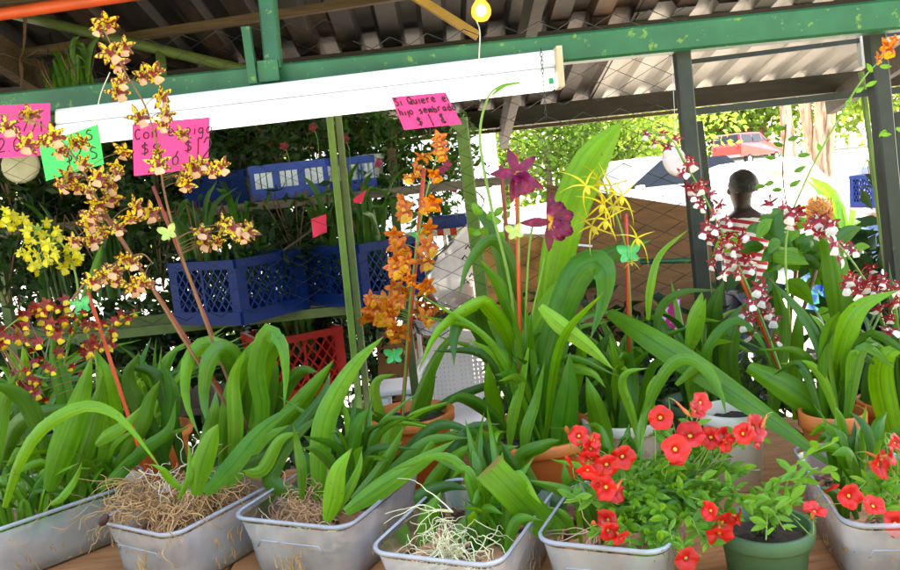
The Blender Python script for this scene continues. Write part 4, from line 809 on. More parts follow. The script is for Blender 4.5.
for i in range(14):
    a = at(486 + r.uniform(-14, 22), 228 + r.uniform(-18, 16), 1.78 + r.uniform(-.03, .03)); d = Vector((r.uniform(-1, 1), r.uniform(-.5, .5), r.uniform(-.3, 1))).normalized(); blade(mb, [a, a + d * .014, a + d * .026], .018, r.uniform(-.5, .5), .2, n=7, base=.5)
mb.build('small_leaves', C_SMALL, p, True)
# ---- yellow spider orchid
p = thing('orchid_plant', P_sp, 'orchid with thin spidery yellow flowers right of the magenta orchid', 'orchid')
fan(p, P_sp, 30, 55, (.16, .27), (.014, .024), .9)
st = stake(p, (631, 440), (626, 214), 1.66, 1.62, C_STAKE, .0038); clip(st, 628, 254, 1.6, 1.5, C_CLIP, .1)
sp = spike(p, [(632, 440), (630, 300), (624, 240), (606, 190), (598, 170)], 1.66, 1.58, C_STEM, .003, .0014)
for i, (x, y) in enumerate([(598, 180), (611, 186), (602, 204), (606, 220), (592, 226), (622, 196), (637, 238), (586, 186), (614, 206)]): flower(sp, 'spider', x, y, 1.56 - .01 * (i % 3), (.56, .56, .6, .52, .55, .55, .66, .62, .5)[i], jit=.3)
flower(sp, 'spider', 632, 262, 1.58, .4)
for pix, wd, d0, d1, m, rl in [([(648, 320), (650, 290), (660, 255), (690, 228)], 9, 1.6, 1.6, Y_, .1), ([(655, 350), (660, 310), (682, 292), (720, 290)], 10, 1.62, 1.62, D, .2), ([(690, 352), (697, 325), (706, 298)], 16, 1.55, 1.5, Y_, .0),
    ([(686, 350), (692, 318), (700, 300), (702, 292)], 10, 1.58, 1.58, Y_, .1), ([(640, 440), (650, 400), (672, 364), (696, 362), (720, 392), (726, 415)], 14, 1.5, 1.4, Y_, .2), ([(676, 385), (700, 366), (716, 380), (722, 392)], 12, 1.48, 1.42, Y_, .2),
    ([(690, 420), (700, 370), (715, 335), (738, 320), (760, 340), (772, 366)], 11, 1.55, 1.5, None, .2), ([(640, 445), (630, 410), (622, 385), (628, 372), (650, 368)], 11, 1.5, 1.5, Y_, .2), ([(660, 440), (650, 400), (655, 380), (664, 372)], 10, 1.5, 1.48, Y_, .2)]:
    leaf(p, pix, wd, d0, d1, rl, m)
# ---- two long straps crossing from centre to the right, belong to the red and white orchid
p = thing('orchid_plant', P_bk, 'crimson and white flowered orchid on an orange staked spike by the dark post', 'orchid')
fan(p, P_bk, 38, 67, (.18, .31), (.014, .024), .9)
for pix, wd, d0, d1, m, rl in [([(608, 312), (650, 338), (710, 376), (780, 425), (845, 476)], 31, 1.66, 1.28, None, .25), ([(748, 366), (790, 388), (840, 425), (876, 456)], 33, 1.5, 1.34, None, .15),
    ([(772, 420), (778, 360), (782, 320), (772, 276)], 22, 1.6, 1.6, D, .1), ([(796, 420), (796, 370), (798, 330), (800, 305)], 16, 1.62, 1.62, D, .1), ([(724, 400), (712, 350), (712, 310), (724, 280)], 30, 1.7, 1.68, D, .1),
    ([(740, 400), (728, 360), (736, 320), (750, 300)], 22, 1.66, 1.66, D, .1), ([(840, 335), (838, 290), (830, 250), (815, 232)], 30, 1.62, 1.62, D, .2), ([(700, 410), (690, 385), (700, 366), (726, 374)], 12, 1.6, 1.52, Y_, .2)]:
    leaf(p, pix, wd, d0, d1, rl, m)
stake(p, (804, 428), (734, 262), 1.58, 1.56, C_STAKE, .0038)
fr = [(700, 185), (710, 193), (690, 187), (698, 202), (713, 212), (727, 220), (707, 223), (730, 233), (711, 238), (720, 250), (737, 247), (747, 257), (713, 263), (723, 271), (737, 273), (752, 267), (733, 260), (760, 287), (765, 298), (750, 303), (747, 313), (770, 310), (773, 318), (753, 320), (752, 332), (778, 338), (690, 162), (682, 173), (703, 205), (720, 205), (742, 236), (725, 240), (705, 232), (764, 312), (742, 323), (756, 294), (716, 228), (693, 195)]
spray(p, 'redwhite', [(782, 375), (766, 330), (745, 280), (722, 232), (704, 196), (686, 165), (672, 140), (650, 130)], fr, 1.56, 1.56, .78, C_STEM, dz=.035, stalk=C_STEMB)
spray(p, 'redwhite', [(686, 165), (672, 142), (648, 130)], [(647, 134), (663, 133), (667, 147), (676, 138), (655, 142), (690, 158)], 1.58, 1.58, .6, C_STEM)
cl = bpy.data.objects['stake']; 
disc = MB(); c = at(676, 160, 1.66); disc.lathe(c, [(.001, .002), (.026, .0015), (.031, 0), (.0335, -.004), (.034, -.005), (.031, -.002), (.026, -.0005), (.001, 0)], 32, 0, (.55, -1, .25)); o = solo(disc, 'lid', mat('thin white lid', (0.50, 0.42, 0.40), 0.5, dirt=((.3,.2,.18),.5,.7,30)), 'round white lid hanging among the crimson and white flowers', 'lid', smooth=True)
# ---- right orchid: big arching leaf, crimson spray to the right edge
p = thing('orchid_plant', P_te, 'orchid in the tall orange pot with broad arching leaf and crimson spray', 'orchid')
for pix, wd, d0, d1, m, rl in [([(836, 470), (832, 400), (838, 350), (858, 308), (898, 290)], 36, 1.42, 1.36, None, .35), ([(860, 470), (852, 440), (846, 420), (845, 395)], 22, 1.45, 1.45, None, .1), ([(846, 480), (820, 450), (806, 420), (800, 400)], 18, 1.45, 1.45, Y_, .2),
    ([(850, 470), (862, 410), (876, 390), (888, 372)], 16, 1.5, 1.5, D, .1), ([(844, 480), (826, 440), (822, 410), (826, 380)], 26, 1.48, 1.48, None, .1)]:
    leaf(p, pix, wd, d0, d1, rl, m)
fan(p, P_te, 22, 77, (.16, .27), (.016, .026), .7)
fq = [(770, 203), (793, 213), (792, 221), (800, 209), (817, 220), (818, 233), (830, 223), (833, 243), (843, 247), (837, 257), (853, 250), (850, 277), (857, 283), (870, 267), (867, 283), (883, 280), (890, 290), (880, 307), (888, 307), (890, 317), (888, 332), (898, 287), (808, 226), (826, 232), (848, 284), (862, 274), (876, 288), (860, 290), (878, 276), (783, 206), (895, 300)]
spray(p, 'redwhite', [(838, 470), (866, 350), (880, 310), (868, 285), (845, 252), (818, 226), (790, 212), (764, 200)], fq, 1.46, 1.46, .78, C_STEM, dz=.03, stalk=C_STEMB)
p = thing('orchid_plant', P_ri, 'leafy orchid at the right edge with a long arching spike and one small orange flower', 'orchid')
for pix, wd, d0, d1, m, rl in [([(905, 480), (888, 420), (880, 375), (890, 352), (915, 348)], 28, 1.4, 1.34, None, .3), ([(880, 470), (872, 420), (868, 380), (874, 340)], 18, 1.5, 1.5, D, .1)]: leaf(p, pix, wd, d0, d1, rl, m)
fan(p, P_ri, 22, 87, (.2, .32), (.010, .016), 1.0, D); fan(p, P_ri, 6, 88, (.18, .28), (.024, .032), .7)
sp = spike(p, [(790, 330), (786, 240), (806, 180), (838, 120), (862, 80), (892, 48)], 1.55, 1.45, C_STEM, .0026, .0012)
flower(sp, 'orange', 888, 48, 1.44, .7); flower(sp, 'orange', 878, 58, 1.45, .5); flower(sp, 'orange', 894, 40, 1.45, .5)
mb = MB(); r = random.Random(5)
for (x, y) in [(846, 104), (856, 92), (872, 72), (842, 112), (866, 86), (880, 66), (820, 150), (886, 130), (896, 128), (880, 134)]:
    a = at(x, y, 1.46); d = Vector((r.uniform(-.3, 1), r.uniform(-.4, .4), r.uniform(-.3, .5))).normalized(); blade(mb, [a, a + d * .01, a + d * .02], .009, .2, .3, n=6)
mb.build('buds', C_SMALL, sp, True)
# ---- broad leaved plant behind the crimson flowers, with a sprig
p = thing('broadleaf_plant', at(800, 420, 1.8), 'bushy green broad leaved plant in front of the striped shirt', 'plant'); p.location.z = TZ
r = random.Random(9); mb = MB(); mb.tube(spline([p.location, at(790, 330, 1.78), at(800, 240, 1.76)], 12), .004, 6)
mb.tube(spline([at(796, 250, 1.76), at(783, 180, 1.75), at(786, 124, 1.74)], 12), .0018, 5); mb.tube(spline([p.location, at(800, 330, 1.75), at(816, 270, 1.74)], 10), .0045, 6); mb.build('stem', C_STEMB, p, True)
for i in range(46):
    x, y = (r.gauss(793, 24), r.gauss(252, 26)); a = at(x, y, 1.76 + r.uniform(-.06, .06)); d = Vector((r.uniform(-1, 1), r.uniform(-.6, .3), r.uniform(-.9, .5))).normalized(); L = r.uniform(.05, .085)
    mb = MB(); blade(mb, [a, a + d * L * .5 + Vector((0, 0, .008)), a + d * L], L * r.uniform(.42, .58), r.uniform(-.6, .6), .2, n=9, base=.35, peak=.4, seed=i); mb.build('leaf', D if r.random() < .5 else C_LEAF, p, True)
mb = MB()
for (x, y, dx) in [(786, 128, -1), (788, 140, 1), (783, 146, -1), (798, 156, 1), (776, 158, -1), (794, 172, 1), (774, 182, -1), (790, 186, 1), (765, 186, -1), (782, 190, -1)]:
    a = at(x, y, 1.745); d = Vector((dx, -.2, r.uniform(-.2, .5))).normalized(); blade(mb, [a, a + d * .014, a + d * .027], .012, .3, .2, n=7, base=.4)
mb.build('sprig_leaves', C_SMALL, p, True)
# ---- plants in the tubs
p = thing('orchid_plant', in2(-.2, .2), 'orchid with a mass of tangled brown roots hanging over a clear tub', 'orchid')
a_, b_ = in2(-.9, -.8, RIM), in2(.8, .3, RIM)
roots(p, lambda r: in2(r.uniform(-1, .9), r.uniform(-.9, .5), RIM - .02 + r.uniform(0, .045)), 260, 5, C_ROOT, (.0007, .0016), .008, (8, 18), .4, 1.3)
roots(p, lambda r: in2(r.uniform(-1.25, -.9), r.uniform(-1, .1), RIM + r.uniform(-.02, .04)), 90, 6, C_ROOT, (.0007, .0014), .008, (8, 16), .1, 1.2, out=Vector((-.8, -.3, -.3)))
roots(p, lambda r: in2(r.uniform(-.6, .6), r.uniform(-.4, .5), RIM + .02), 26, 7, mat('pale dry root', (0.62, 0.52, 0.42), .7, var=.2), (.0009, .0015), .009, (10, 18), .9, 1.1)
roots(p, lambda r: in2(-1.3, -.3, RIM + .03), 6, 77, C_ROOT, (.0009, .0012), .010, (12, 16), .5, .5, out=Vector((-1.4, 0, .5)), name='long_root')
for (x, y) in ((104, 520), (146, 480)):
    mb = MB(); c = atz(x, y, RIM + .012); mb.lathe(c, [(.001, -.014), (.007, -.008), (.008, 0), (.006, .008), (.001, .013)], 10, 0, (.6, 0, .7)); mb.build('bulb_husk', mat('dark husk', (0.05, 0.012, 0.008), .6, var=.4, scale=60), p, True)
for pix, wd, d0, d1, m, rl in [([(196, 496), (200, 470), (210, 440), (218, 424)], 26, 1.3, 1.28, None, .1), ([(178, 500), (188, 480), (190, 460), (188, 442)], 8, 1.3, 1.3, None, .1), ([(205, 494), (232, 466), (262, 430), (300, 402)], 22, 1.34, 1.4, None, .2), ([(200, 490), (228, 480), (262, 440), (290, 425)], 20, 1.38, 1.45, None, .25),
    ([(196, 486), (240, 462), (285, 440), (320, 400), (330, 372)], 24, 1.4, 1.5, D, .2), ([(190, 488), (206, 440), (214, 412), (216, 390)], 16, 1.42, 1.42, D, .1), ([(240, 470), (262, 470), (280, 440), (300, 432)], 16, 1.42, 1.45, Y_, .2), ([(186, 492), (170, 480), (162, 470), (150, 464)], 9, 1.32, 1.3, None, .1)]:
    leaf(p, pix, wd, d0, d1, rl, m)
p = thing('orchid_plant', in1(0, .3), 'dark leaved orchid in the clear tub at the left edge', 'orchid')
fan(p, in1(-.1, .4), 22, 101, (.14, .26), (.016, .026), 1.0); fan(p, in1(.5, .5), 18, 102, (.12, .24), (.014, .024), 1.0)
fan(p, in1(.35, -.3), 16, 103, (.10, .19), (.012, .020), 1.0); fan(p, in1(.75, -.1), 12, 104, (.10, .18), (.012, .020), 1.0); fan(p, in1(.8, .6), 16, 105, (.12, .2), (.012, .020), 1.0)
roots(p, lambda r: in1(r.uniform(-.2, .9), r.uniform(-.9, .5), RIM - .05), 60, 8, C_ROOT)
p = thing('orchid_plant', in3(0, .2), 'young orchid with a small curly root clump in a clear tub', 'orchid')
roots(p, lambda r: in3(r.gauss(-.22, .26), r.gauss(-.35, .22), RIM - .045 + abs(r.gauss(0, .028))), 150, 9, mat('curly tan root', (0.44, 0.25, 0.12), .7, var=.3), (.0007, .0013), .006, (8, 16), .5, 2.0)
roots(p, lambda r: in3(r.uniform(-.9, .5), r.uniform(-.9, -.5), RIM - .04), 14, 10, C_ROOTP, (.0007, .0011), .007, (6, 10), .6, 1.2)
mb = MB(); c = in3(.12, -.2, RIM - .03); mb.lathe(c, [(.001, -.02), (.018, -.012), (.022, .006), (.015, .022), (.004, .03)], 14); mb.build('pseudobulb', mat('green brown bulb', (0.22, 0.16, 0.06), .5, var=.4, scale=30), p, True)
for pix, wd, d0, d1, m, rl in [([(302, 500), (301, 470), (297, 445), (293, 424)], 12, 1.32, 1.3, D, .1), ([(326, 522), (332, 500), (338, 470), (352, 448)], 24, 1.22, 1.22, None, .25), ([(330, 520), (346, 495), (358, 470), (362, 450)], 11, 1.24, 1.24, None, .2), ([(318, 500), (320, 450), (328, 410), (354, 365), (384, 336)], 27, 1.38, 1.4, None, .1),
    ([(345, 500), (348, 460), (356, 425), (369, 408)], 22, 1.4, 1.42, None, .2), ([(345, 512), (380, 488), (420, 462), (455, 440)], 24, 1.3, 1.34, None, .35), ([(352, 500), (374, 478), (392, 450), (404, 426)], 15, 1.36, 1.36, D, .2), ([(305, 498), (270, 480), (290, 440), (322, 414)], 22, 1.42, 1.45, D, .3),
    ([(300, 500), (312, 470), (300, 452), (306, 448)], 14, 1.42, 1.4, D, .1), ([(356, 505), (395, 470), (430, 440), (470, 438)], 16, 1.42, 1.4, D, .3), ([(340, 480), (330, 462), (316, 450), (304, 448)], 14, 1.36, 1.3, D, .2), ([(370, 500), (402, 460), (440, 424), (490, 440)], 18, 1.46, 1.42, D, .2)]:
    leaf(p, pix, wd, d0, d1, rl, m)
fan(p, in3(.2, .5), 34, 111, (.14, .25), (.012, .021), 1.1)
p = thing('orchid_plant', in4(0, .2), 'orchid with a spray of pale greenish live roots in a clear tub', 'orchid')
roots(p, lambda r: in4(r.gauss(-.02, .22), r.gauss(-.5, .2), RIM - .055 + abs(r.gauss(0, .02))), 70, 12, C_ROOTP, (.0008, .0013), .0075, (12, 24), 1.6, 1.15)
roots(p, lambda r: in4(-.1, -.3, RIM + .02), 5, 13, C_ROOTP, (.0010, .0013), .009, (13, 17), .3, .35, out=Vector((-1.6, 0, .25)), name='long_root')
for pix, wd, d0, d1, m, rl in [([(424, 560), (426, 530), (432, 510), (441, 492)], 24, 1.22, 1.24, None, .1), ([(456, 560), (462, 535), (470, 520), (480, 505)], 22, 1.22, 1.26, None, .1), ([(480, 558), (486, 540), (500, 525), (520, 518)], 18, 1.2, 1.2, D, .3), ([(474, 560), (480, 530), (496, 510), (512, 500)], 16, 1.25, 1.25, D, .2),
    ([(445, 545), (455, 510), (456, 470), (470, 440)], 16, 1.36, 1.4, D, .2), ([(440, 540), (425, 500), (440, 470), (462, 450), (470, 445)], 16, 1.34, 1.34, None, .4), ([(496, 530), (490, 500), (476, 470), (464, 448)], 10, 1.34, 1.34, Y_, .1), ([(455, 540), (420, 500), (445, 486), (470, 490)], 18, 1.32, 1.3, D, .2),
    ([(462, 520), (450, 470), (470, 430), (500, 424)], 20, 1.42, 1.42, D, .2), ([(468, 530), (478, 480), (500, 452), (518, 446)], 22, 1.38, 1.38, D, .2)]:
    leaf(p, pix, wd, d0, d1, rl, m)
fan(p, in4(.45, -.1), 9, 132, (.07, .13), (.012, .020), 1.0); fan(p, in4(.1, .6), 14, 131, (.12, .22), (.016, .026), 1.0)
p = p5 = thing('orchid_plant', in5(0, .2), 'orchid with a broad leaf cut off blunt, in the tub beside the red petunias', 'orchid')
leaf(p, [(558, 537), (535, 516), (510, 490), (488, 467)], 37, 1.18, 1.16, .05, C_LEAF, blunt=True, base=.8, fold=.10)
for pix, wd, d0, d1, m, rl in [([(600, 528), (585, 505), (560, 490), (526, 480)], 19, 1.24, 1.26, None, .2), ([(575, 530), (560, 510), (540, 490), (512, 470)], 22, 1.3, 1.3, D, .1), ([(570, 530), (574, 505), (566, 480), (564, 462)], 16, 1.3, 1.32, None, .1), ([(560, 530), (530, 500), (515, 470), (500, 440)], 22, 1.34, 1.36, D, .1),
    ([(545, 500), (520, 460), (545, 445), (560, 440)], 18, 1.42, 1.4, None, .2), ([(560, 500), (590, 480), (600, 460), (600, 440)], 16, 1.4, 1.42, D, .1)]:
    leaf(p, pix, wd, d0, d1, rl, m)
roots(p, lambda r: at(596, 534, 1.14), 9, 15, mat('pinkish dry root', (0.60, 0.38, 0.24), .7, var=.3), (.0010, .0016), .008, (8, 12), .2, .6, out=Vector((-1.2, -.2, .15)))
p = thing('orchid_plant', in6(0, .2), 'dark leaved orchid in the tub in the bottom right corner', 'orchid')
for pix, wd, d0, d1, m, rl in [([(878, 530), (862, 515), (850, 495), (842, 470)], 20, 1.22, 1.24, None, .2), ([(856, 528), (858, 500), (856, 470), (850, 446)], 16, 1.28, 1.3, D, .1), ([(890, 530), (888, 500), (875, 460), (862, 440)], 22, 1.3, 1.32, None, .1)]: leaf(p, pix, wd, d0, d1, rl, m)
fan(p, in6(0, .4), 16, 121, (.12, .2), (.014, .024), .9); fan(p, in6(-.4, -.2), 8, 122, (.06, .11), (.012, .020), 1.0)

fan(p5, in5(0, .5), 16, 141, (.12, .22), (.014, .024), 1.0); fan(p5, in5(-.45, -.2), 8, 142, (.06, .12), (.012, .020), 1.0)
# ---- petunias
def petunia(base, tips, blooms, d, seed, label, nleaf=11):
    p = thing('petunia_plant', base, label, 'petunia'); r = random.Random(seed); stm = MB(); fol = MB(); fol2 = MB()
    for (x, y, dd) in tips:
        q = at(x, y, dd); mid = base.lerp(q, .5) + Vector((r.uniform(-.02, .02), r.uniform(-.02, .02), .03)); P = spline([base + Vector((r.uniform(-.015, .015), r.uniform(-.015, .015), 0)), mid, q], 16); stm.tube(P, [.0017 - .0008 * i / 15 for i in range(16)], 5)
        for k in range(nleaf):
            i = r.uniform(3, 15); a = P[int(i)]; dv = Vector((r.uniform(-1, 1), r.uniform(-1, .4), r.uniform(-.35, .8))).normalized(); L = r.uniform(.016, .034)
            blade(fol if r.random() < .6 else fol2, [a, a + dv * L * .5, a + dv * L + Vector((0, 0, -.003))], L * r.uniform(.26, .40), r.uniform(-.6, .6), .25, n=6, base=.4, peak=.5, seed=k)
    stm.build('stem', C_STEM, p, True); fol.build('foliage', C_SMALL, p, True); fol2.build('foliage', Y_, p, True)
    for i, (x, y, s, fx, fz) in enumerate(blooms):
        dd = d + .02 - (y - 440) / 130 * .09 + r.uniform(-.02, .01); q = at(x, y, dd); f = Vector((fx, -1, fz)).normalized(); o = flower(p, 'petunia', x, y, dd, s, face=f, jit=.24, var=i % 5)
        if i % 2 == 0 and y < 525 and (x < 650 or y < 500):
            bq = q + Vector((r.uniform(-.03, .03), r.uniform(-.01, .02), r.uniform(-.035, .015))); bd = Vector((r.uniform(-.5, .5), -.5, r.uniform(-.6, .9))).normalized(); mb = MB(); mb.lathe(bq, [(.0006, -.014), (.0018, -.010), (.0022, 0), (.0034, .007), (.0026, .013), (.0004, .017)], 8, 0, bd); mb.build('bud', FM['pr'] if i % 4 else FM['pt'], p, True); mb = MB(); mb.tube(spline([bq - bd * .013, bq - bd * .03 + Vector((0, 0, -.012)), base.lerp(q, .65)], 6), .0008, 4); mb.build('bud_stalk', C_STEM, p, True)
        back = q - f * .024; mb = MB(); mb.tube(spline([back, back - f * .012 + Vector((0, 0, -.012)), base.lerp(q, .6)], 7), .0009, 4); mb.build('flower_stalk', C_STEM, p, True)
    return p
pb = at(650, 560, 1.16); pb.z = 1.0
tips = [(566, 500, 1.1), (590, 540, 1.06), (760, 470, 1.12), (770, 505, 1.1), (735, 470, 1.14), (655, 470, 1.16), (630, 545, 1.05), (712, 548, 1.04), (665, 558, 1.03), (578, 440, 1.12), (592, 462, 1.12), (600, 490, 1.12), (618, 545, 1.06), (640, 565, 1.05), (624, 462, 1.18), (660, 425, 1.22), (676, 460, 1.12), (700, 415, 1.2), (722, 445, 1.18), (745, 440, 1.16), (758, 432, 1.16), (700, 500, 1.08), (722, 515, 1.06), (690, 560, 1.03), (738, 520, 1.08), (740, 490, 1.1), (655, 500, 1.1), (640, 480, 1.14), (668, 520, 1.06), (616, 520, 1.1), (655, 545, 1.05), (700, 470, 1.12), (640, 520, 1.07), (680, 490, 1.1), (750, 500, 1.08), (715, 480, 1.1), (605, 515, 1.1), (628, 500, 1.1), (672, 540, 1.04), (700, 535, 1.05), (664, 470, 1.14), (690, 480, 1.14)]
bl = [(578, 435, .9, -.3, .5), (592, 448, .9, .3, .9), (589, 462, .9, -.6, -.2), (587, 474, .8, -.8, -.3), (608, 467, .9, .1, .1), (624, 458, 1.0, .1, .15), (603, 488, .9, -.7, .3), (618, 493, .9, .9, .3), (606, 521, .8, -.6, .2), (610, 533, .8, .8, -.3), (622, 539, .8, .5, -.6), (661, 418, 1.05, 0, .25), (698, 409, 1.05, .15, .2), (703, 401, .9, .2, .6), (677, 449, 1.12, 0, .15), (690, 433, 1.0, -.2, 1.2), (710, 438, 1.0, -.4, .1), (725, 436, .95, .5, .4), (729, 444, .9, .3, -.2), (745, 434, 1.1, .1, .1), (758, 427, 1.0, .6, .4), (760, 442, .8, 1.2, -.4), (708, 511, 1.0, -.9, .6), (725, 526, 1.05, .9, -.3), (720, 538, .9, .2, -.8), (741, 517, .8, 1.2, .5), (688, 560, 1.15, 0, .3), (597, 440, .7, .9, .5)]
petunia(pb, tips, bl, 1.09, 4, 'red petunia with many scarlet blooms spilling between the tub and the green pot', 24)
gpb = Vector((gp.x, gp.y, .985))
petunia(gpb, [(818, 468, 1.04), (838, 440, 1.04), (800, 478, 1.04), (836, 470, 1.02), (770, 500, 1.04), (790, 500, 1.02), (800, 520, 1.03), (755, 505, 1.05), (766, 540, 1.0), (785, 530, 1.0)], [(816, 508, .75, .1, 2.5)], 1.02, 14, 'small petunia shoot trailing from the dull green pot', 9)
rb = at(892, 560, 1.12); rb.z = 1.0
petunia(rb, [(852, 496, 1.08), (875, 505, 1.08), (885, 464, 1.1), (898, 444, 1.1), (905, 520, 1.06), (880, 530, 1.06), (870, 520, 1.07), (912, 480, 1.1), (895, 500, 1.07)], [(885, 465, 1.1, 0, .2), (898, 442, .95, .4, .6), (852, 497, 1.05, -.1, .15), (875, 504, .9, -.2, .9), (898, 525, 1.1, .3, .1), (915, 470, 1.0, .3, .1), (894, 455, .8, .9, .6)], 1.07, 24, 'red petunia in the bottom right corner in front of the clear tub', 10)
# ================================================================== BACKGROUND OF THE STALL
def bushmesh(mb, cen, rad, n, L, r, m=0, flatten=1.0, clumps=10, aspect=.42):
    """leaf-sized folded faces gathered in clumps through a volume"""
    cs = [cen + Vector((r.uniform(-.75, .75) * rad[0], r.uniform(-.75, .75) * rad[1], r.uniform(-.7, .7) * rad[2])) for _ in range(clumps)]; cw = [r.uniform(.25, .55) for _ in cs]
    for i in range(n):
        k = r.randrange(clumps); g3 = [max(-1.5, min(1.5, r.gauss(0, 1))) for _ in range(3)]; a = cs[k] + Vector((g3[0] * rad[0], g3[1] * rad[1], g3[2] * rad[2])) * cw[k]
        d = Vector((r.gauss(0, 1), r.gauss(0, 1), r.gauss(0, .8) - .1)).normalized(); l = L * r.uniform(.6, 1.3); s = d.orthogonal().normalized(); u = d.cross(s); q = r.uniform(0, 6.28); s = s * math.cos(q) + u * math.sin(q); nn = d.cross(s); wv = l * aspect / 2
        mb.add([a, a + d * l * .45 + s * wv + nn * wv * .3, a + d * l, a + d * l * .45 - s * wv + nn * wv * .3, a + d * l * .5], [(0, 1, 4), (1, 2, 4), (2, 3, 4), (3, 0, 4)], m, [(.5, 0), (1, .5), (.5, 1), (0, .5), (.5, .5)])
def strapmesh(mb, base, n, h, wd, r, m=0, spread=.6, bend=.9):
    for i in range(n):
        a = r.uniform(0, 6.283); L = r.uniform(*h); d = Vector((math.cos(a), math.sin(a), 0)) * r.uniform(.1, 1) * spread; b = base + Vector((r.uniform(-.06, .06), r.uniform(-.06, .06), 0))
        blade(mb, [b, b + d * L * .35 + Vector((0, 0, L * .65)), b + d * L * .95 + Vector((0, 0, L * r.uniform(.4, bend)))], r.uniform(*wd), r.uniform(-.4, .4), .25, n=8, m=m, seed=i, face=Vector((r.uniform(-1, 1), 1, r.uniform(-.5, .2))).normalized())
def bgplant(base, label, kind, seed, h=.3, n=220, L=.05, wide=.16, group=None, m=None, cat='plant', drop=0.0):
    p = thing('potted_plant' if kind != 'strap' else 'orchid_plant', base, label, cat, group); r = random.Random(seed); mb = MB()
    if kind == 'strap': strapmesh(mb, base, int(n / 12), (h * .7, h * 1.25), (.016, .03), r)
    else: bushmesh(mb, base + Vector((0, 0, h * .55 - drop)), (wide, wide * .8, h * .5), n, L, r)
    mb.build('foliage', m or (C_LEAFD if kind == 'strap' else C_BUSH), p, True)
    mb = MB(); 
    for k in range(5):
        a = r.uniform(0, 6.28); mb.tube(spline([base, base + Vector((math.cos(a) * .04, math.sin(a) * .04, h * .4)), base + Vector((math.cos(a) * wide * .7, math.sin(a) * wide * .5, h * .85))], 6), .003, 4)
    mb.build('stem', C_STEMB, p, True); return p
def crate(c, rot, m, label, sx=.34, sy=.34, sz=.27, lattice=9, group='plastic crates', flats=False, inner=None, bw=.006):
    """lattice sided crate: four corner posts, rims, base and open criss-cross panels (each side panel its own part)"""
    t = thing('plastic_crate', c, label, 'crate', group); ux = Vector((math.cos(rot), math.sin(rot), 0)); uy = Vector((-ux.y, ux.x, 0)); Z = Vector((0, 0, 1)); c = Vector(c)
    P = lambda x, y, z: c + ux * (x * sx / 2) + uy * (y * sy / 2) + Z * z
    for nm, zc, wd_, ht_ in (('rim', sz - .016, .017, .032), ('base_rim', .024, .015, .048)):
        mb = MB()
        for (a, b) in (((-1, -1), (1, -1)), ((1, -1), (1, 1)), ((1, 1), (-1, 1)), ((-1, 1), (-1, -1))): mb.bar(P(*a, zc), P(*b, zc), wd_, ht_)
        mb.build(nm, m, t, False)
    mb = MB()
    for (x, y) in ((-1, -1), (1, -1), (1, 1), (-1, 1)): mb = MB(); w_ = min(.07, sx * .12); mb.bar(P(x * (1.02 - w_ / sx), y * (1.02 - w_ / sy), .0), P(x * (1.02 - w_ / sx), y * (1.02 - w_ / sy), sz - .002), w_, w_, ux); mb.build('corner_post', m, t, False)
    mb = MB(); mb.bar(P(-.96, 0, .006), P(.96, 0, .006), sy * .94, .008); mb.build('bottom', m, t, False)
    for (a, b) in (((-1, -1), (1, -1)), ((1, -1), (1, 1)), ((1, 1), (-1, 1)), ((-1, 1), (-1, -1))):
        mb = MB(); A_ = Vector((a[0], a[1])); B_ = Vector((b[0], b[1])); Q = lambda u, z: P(*(A_.lerp(B_, u)), z); z0, z1 = .046, sz - .03
        if flats:
            for i in range(1, lattice): u = i / lattice; mb.bar(Q(u, z0), Q(u, z1), .0215 if i % 4 else .034, .007, ux if a[0] == b[0] else uy, 1 if i % 4 else 0)
        else:
            k = lattice
            for i in range(-3, k):
                for s in (1, -1):
                    u0, u1 = i / k, (i + 3.4) / k; za, zb = (z0, z1) if s > 0 else (z1, z0)
                    c0, c1 = max(u0, .06), min(u1, .94)
                    if c1 - c0 > .03: f0 = (c0 - u0) / (u1 - u0); f1 = (c1 - u0) / (u1 - u0); mb.bar(Q(c0, za + (zb - za) * f0), Q(c1, za + (zb - za) * f1), bw + .0006 * s, .006, Z)
            mb.bar(Q(.5, z0), Q(.5, z1), .012, .008, ux if a[0] == b[0] else uy)
        mb.build('side_panel', [m, inner] if inner else m, t, False)
    return t
C_SHELF = mat('grey brown shelf board', (0.22, 0.165, 0.11), .8, var=.3, scale=6, bump=.2, stretch=(1, 10, 10))
# ---- shelf racks: upper board with flat blue white crates, lower rack with milk crates
rack = thing('shelf_rack', (-1.0, 3.5, 0), 'wooden shelf rack on green pipes carrying the blue and white crates', 'shelf')
z1 = at(300, 197, 3.35).z
mb = MB(); mb.bar((-3.6, 3.5, z1 - .02), (0.35, 3.5, z1 - .02), .42, .036); mb.build('board', C_SHELF, rack, False)
z2 = at(250, 317, 2.95).z
mb = MB(); mb.bar((-3.6, 3.33, z2 - .02), (-.18, 3.33, z2 - .02), .05, .036); mb.bar((-3.6, 3.02, z2 - .02), (-.18, 3.02, z2 - .02), .035, .036); mb.build('rail', C_OLIVE, rack, False)
for x in (-3.5, -1.9, -.2):
    mb = MB(); mb.bar((x, 3.34, 0.004), (x, 3.34, z1 - .04), .035, .035, (0, 1, 0)); mb.build('leg', C_OLIVE, rack, False)
C_WHT = mat('white crate slats', (0.66, 0.68, 0.74), .6, var=.2, scale=14)
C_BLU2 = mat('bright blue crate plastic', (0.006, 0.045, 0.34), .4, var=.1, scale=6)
def on_shelf(px, y, z): q = at(px, 200, y); return Vector((q.x, y, z))
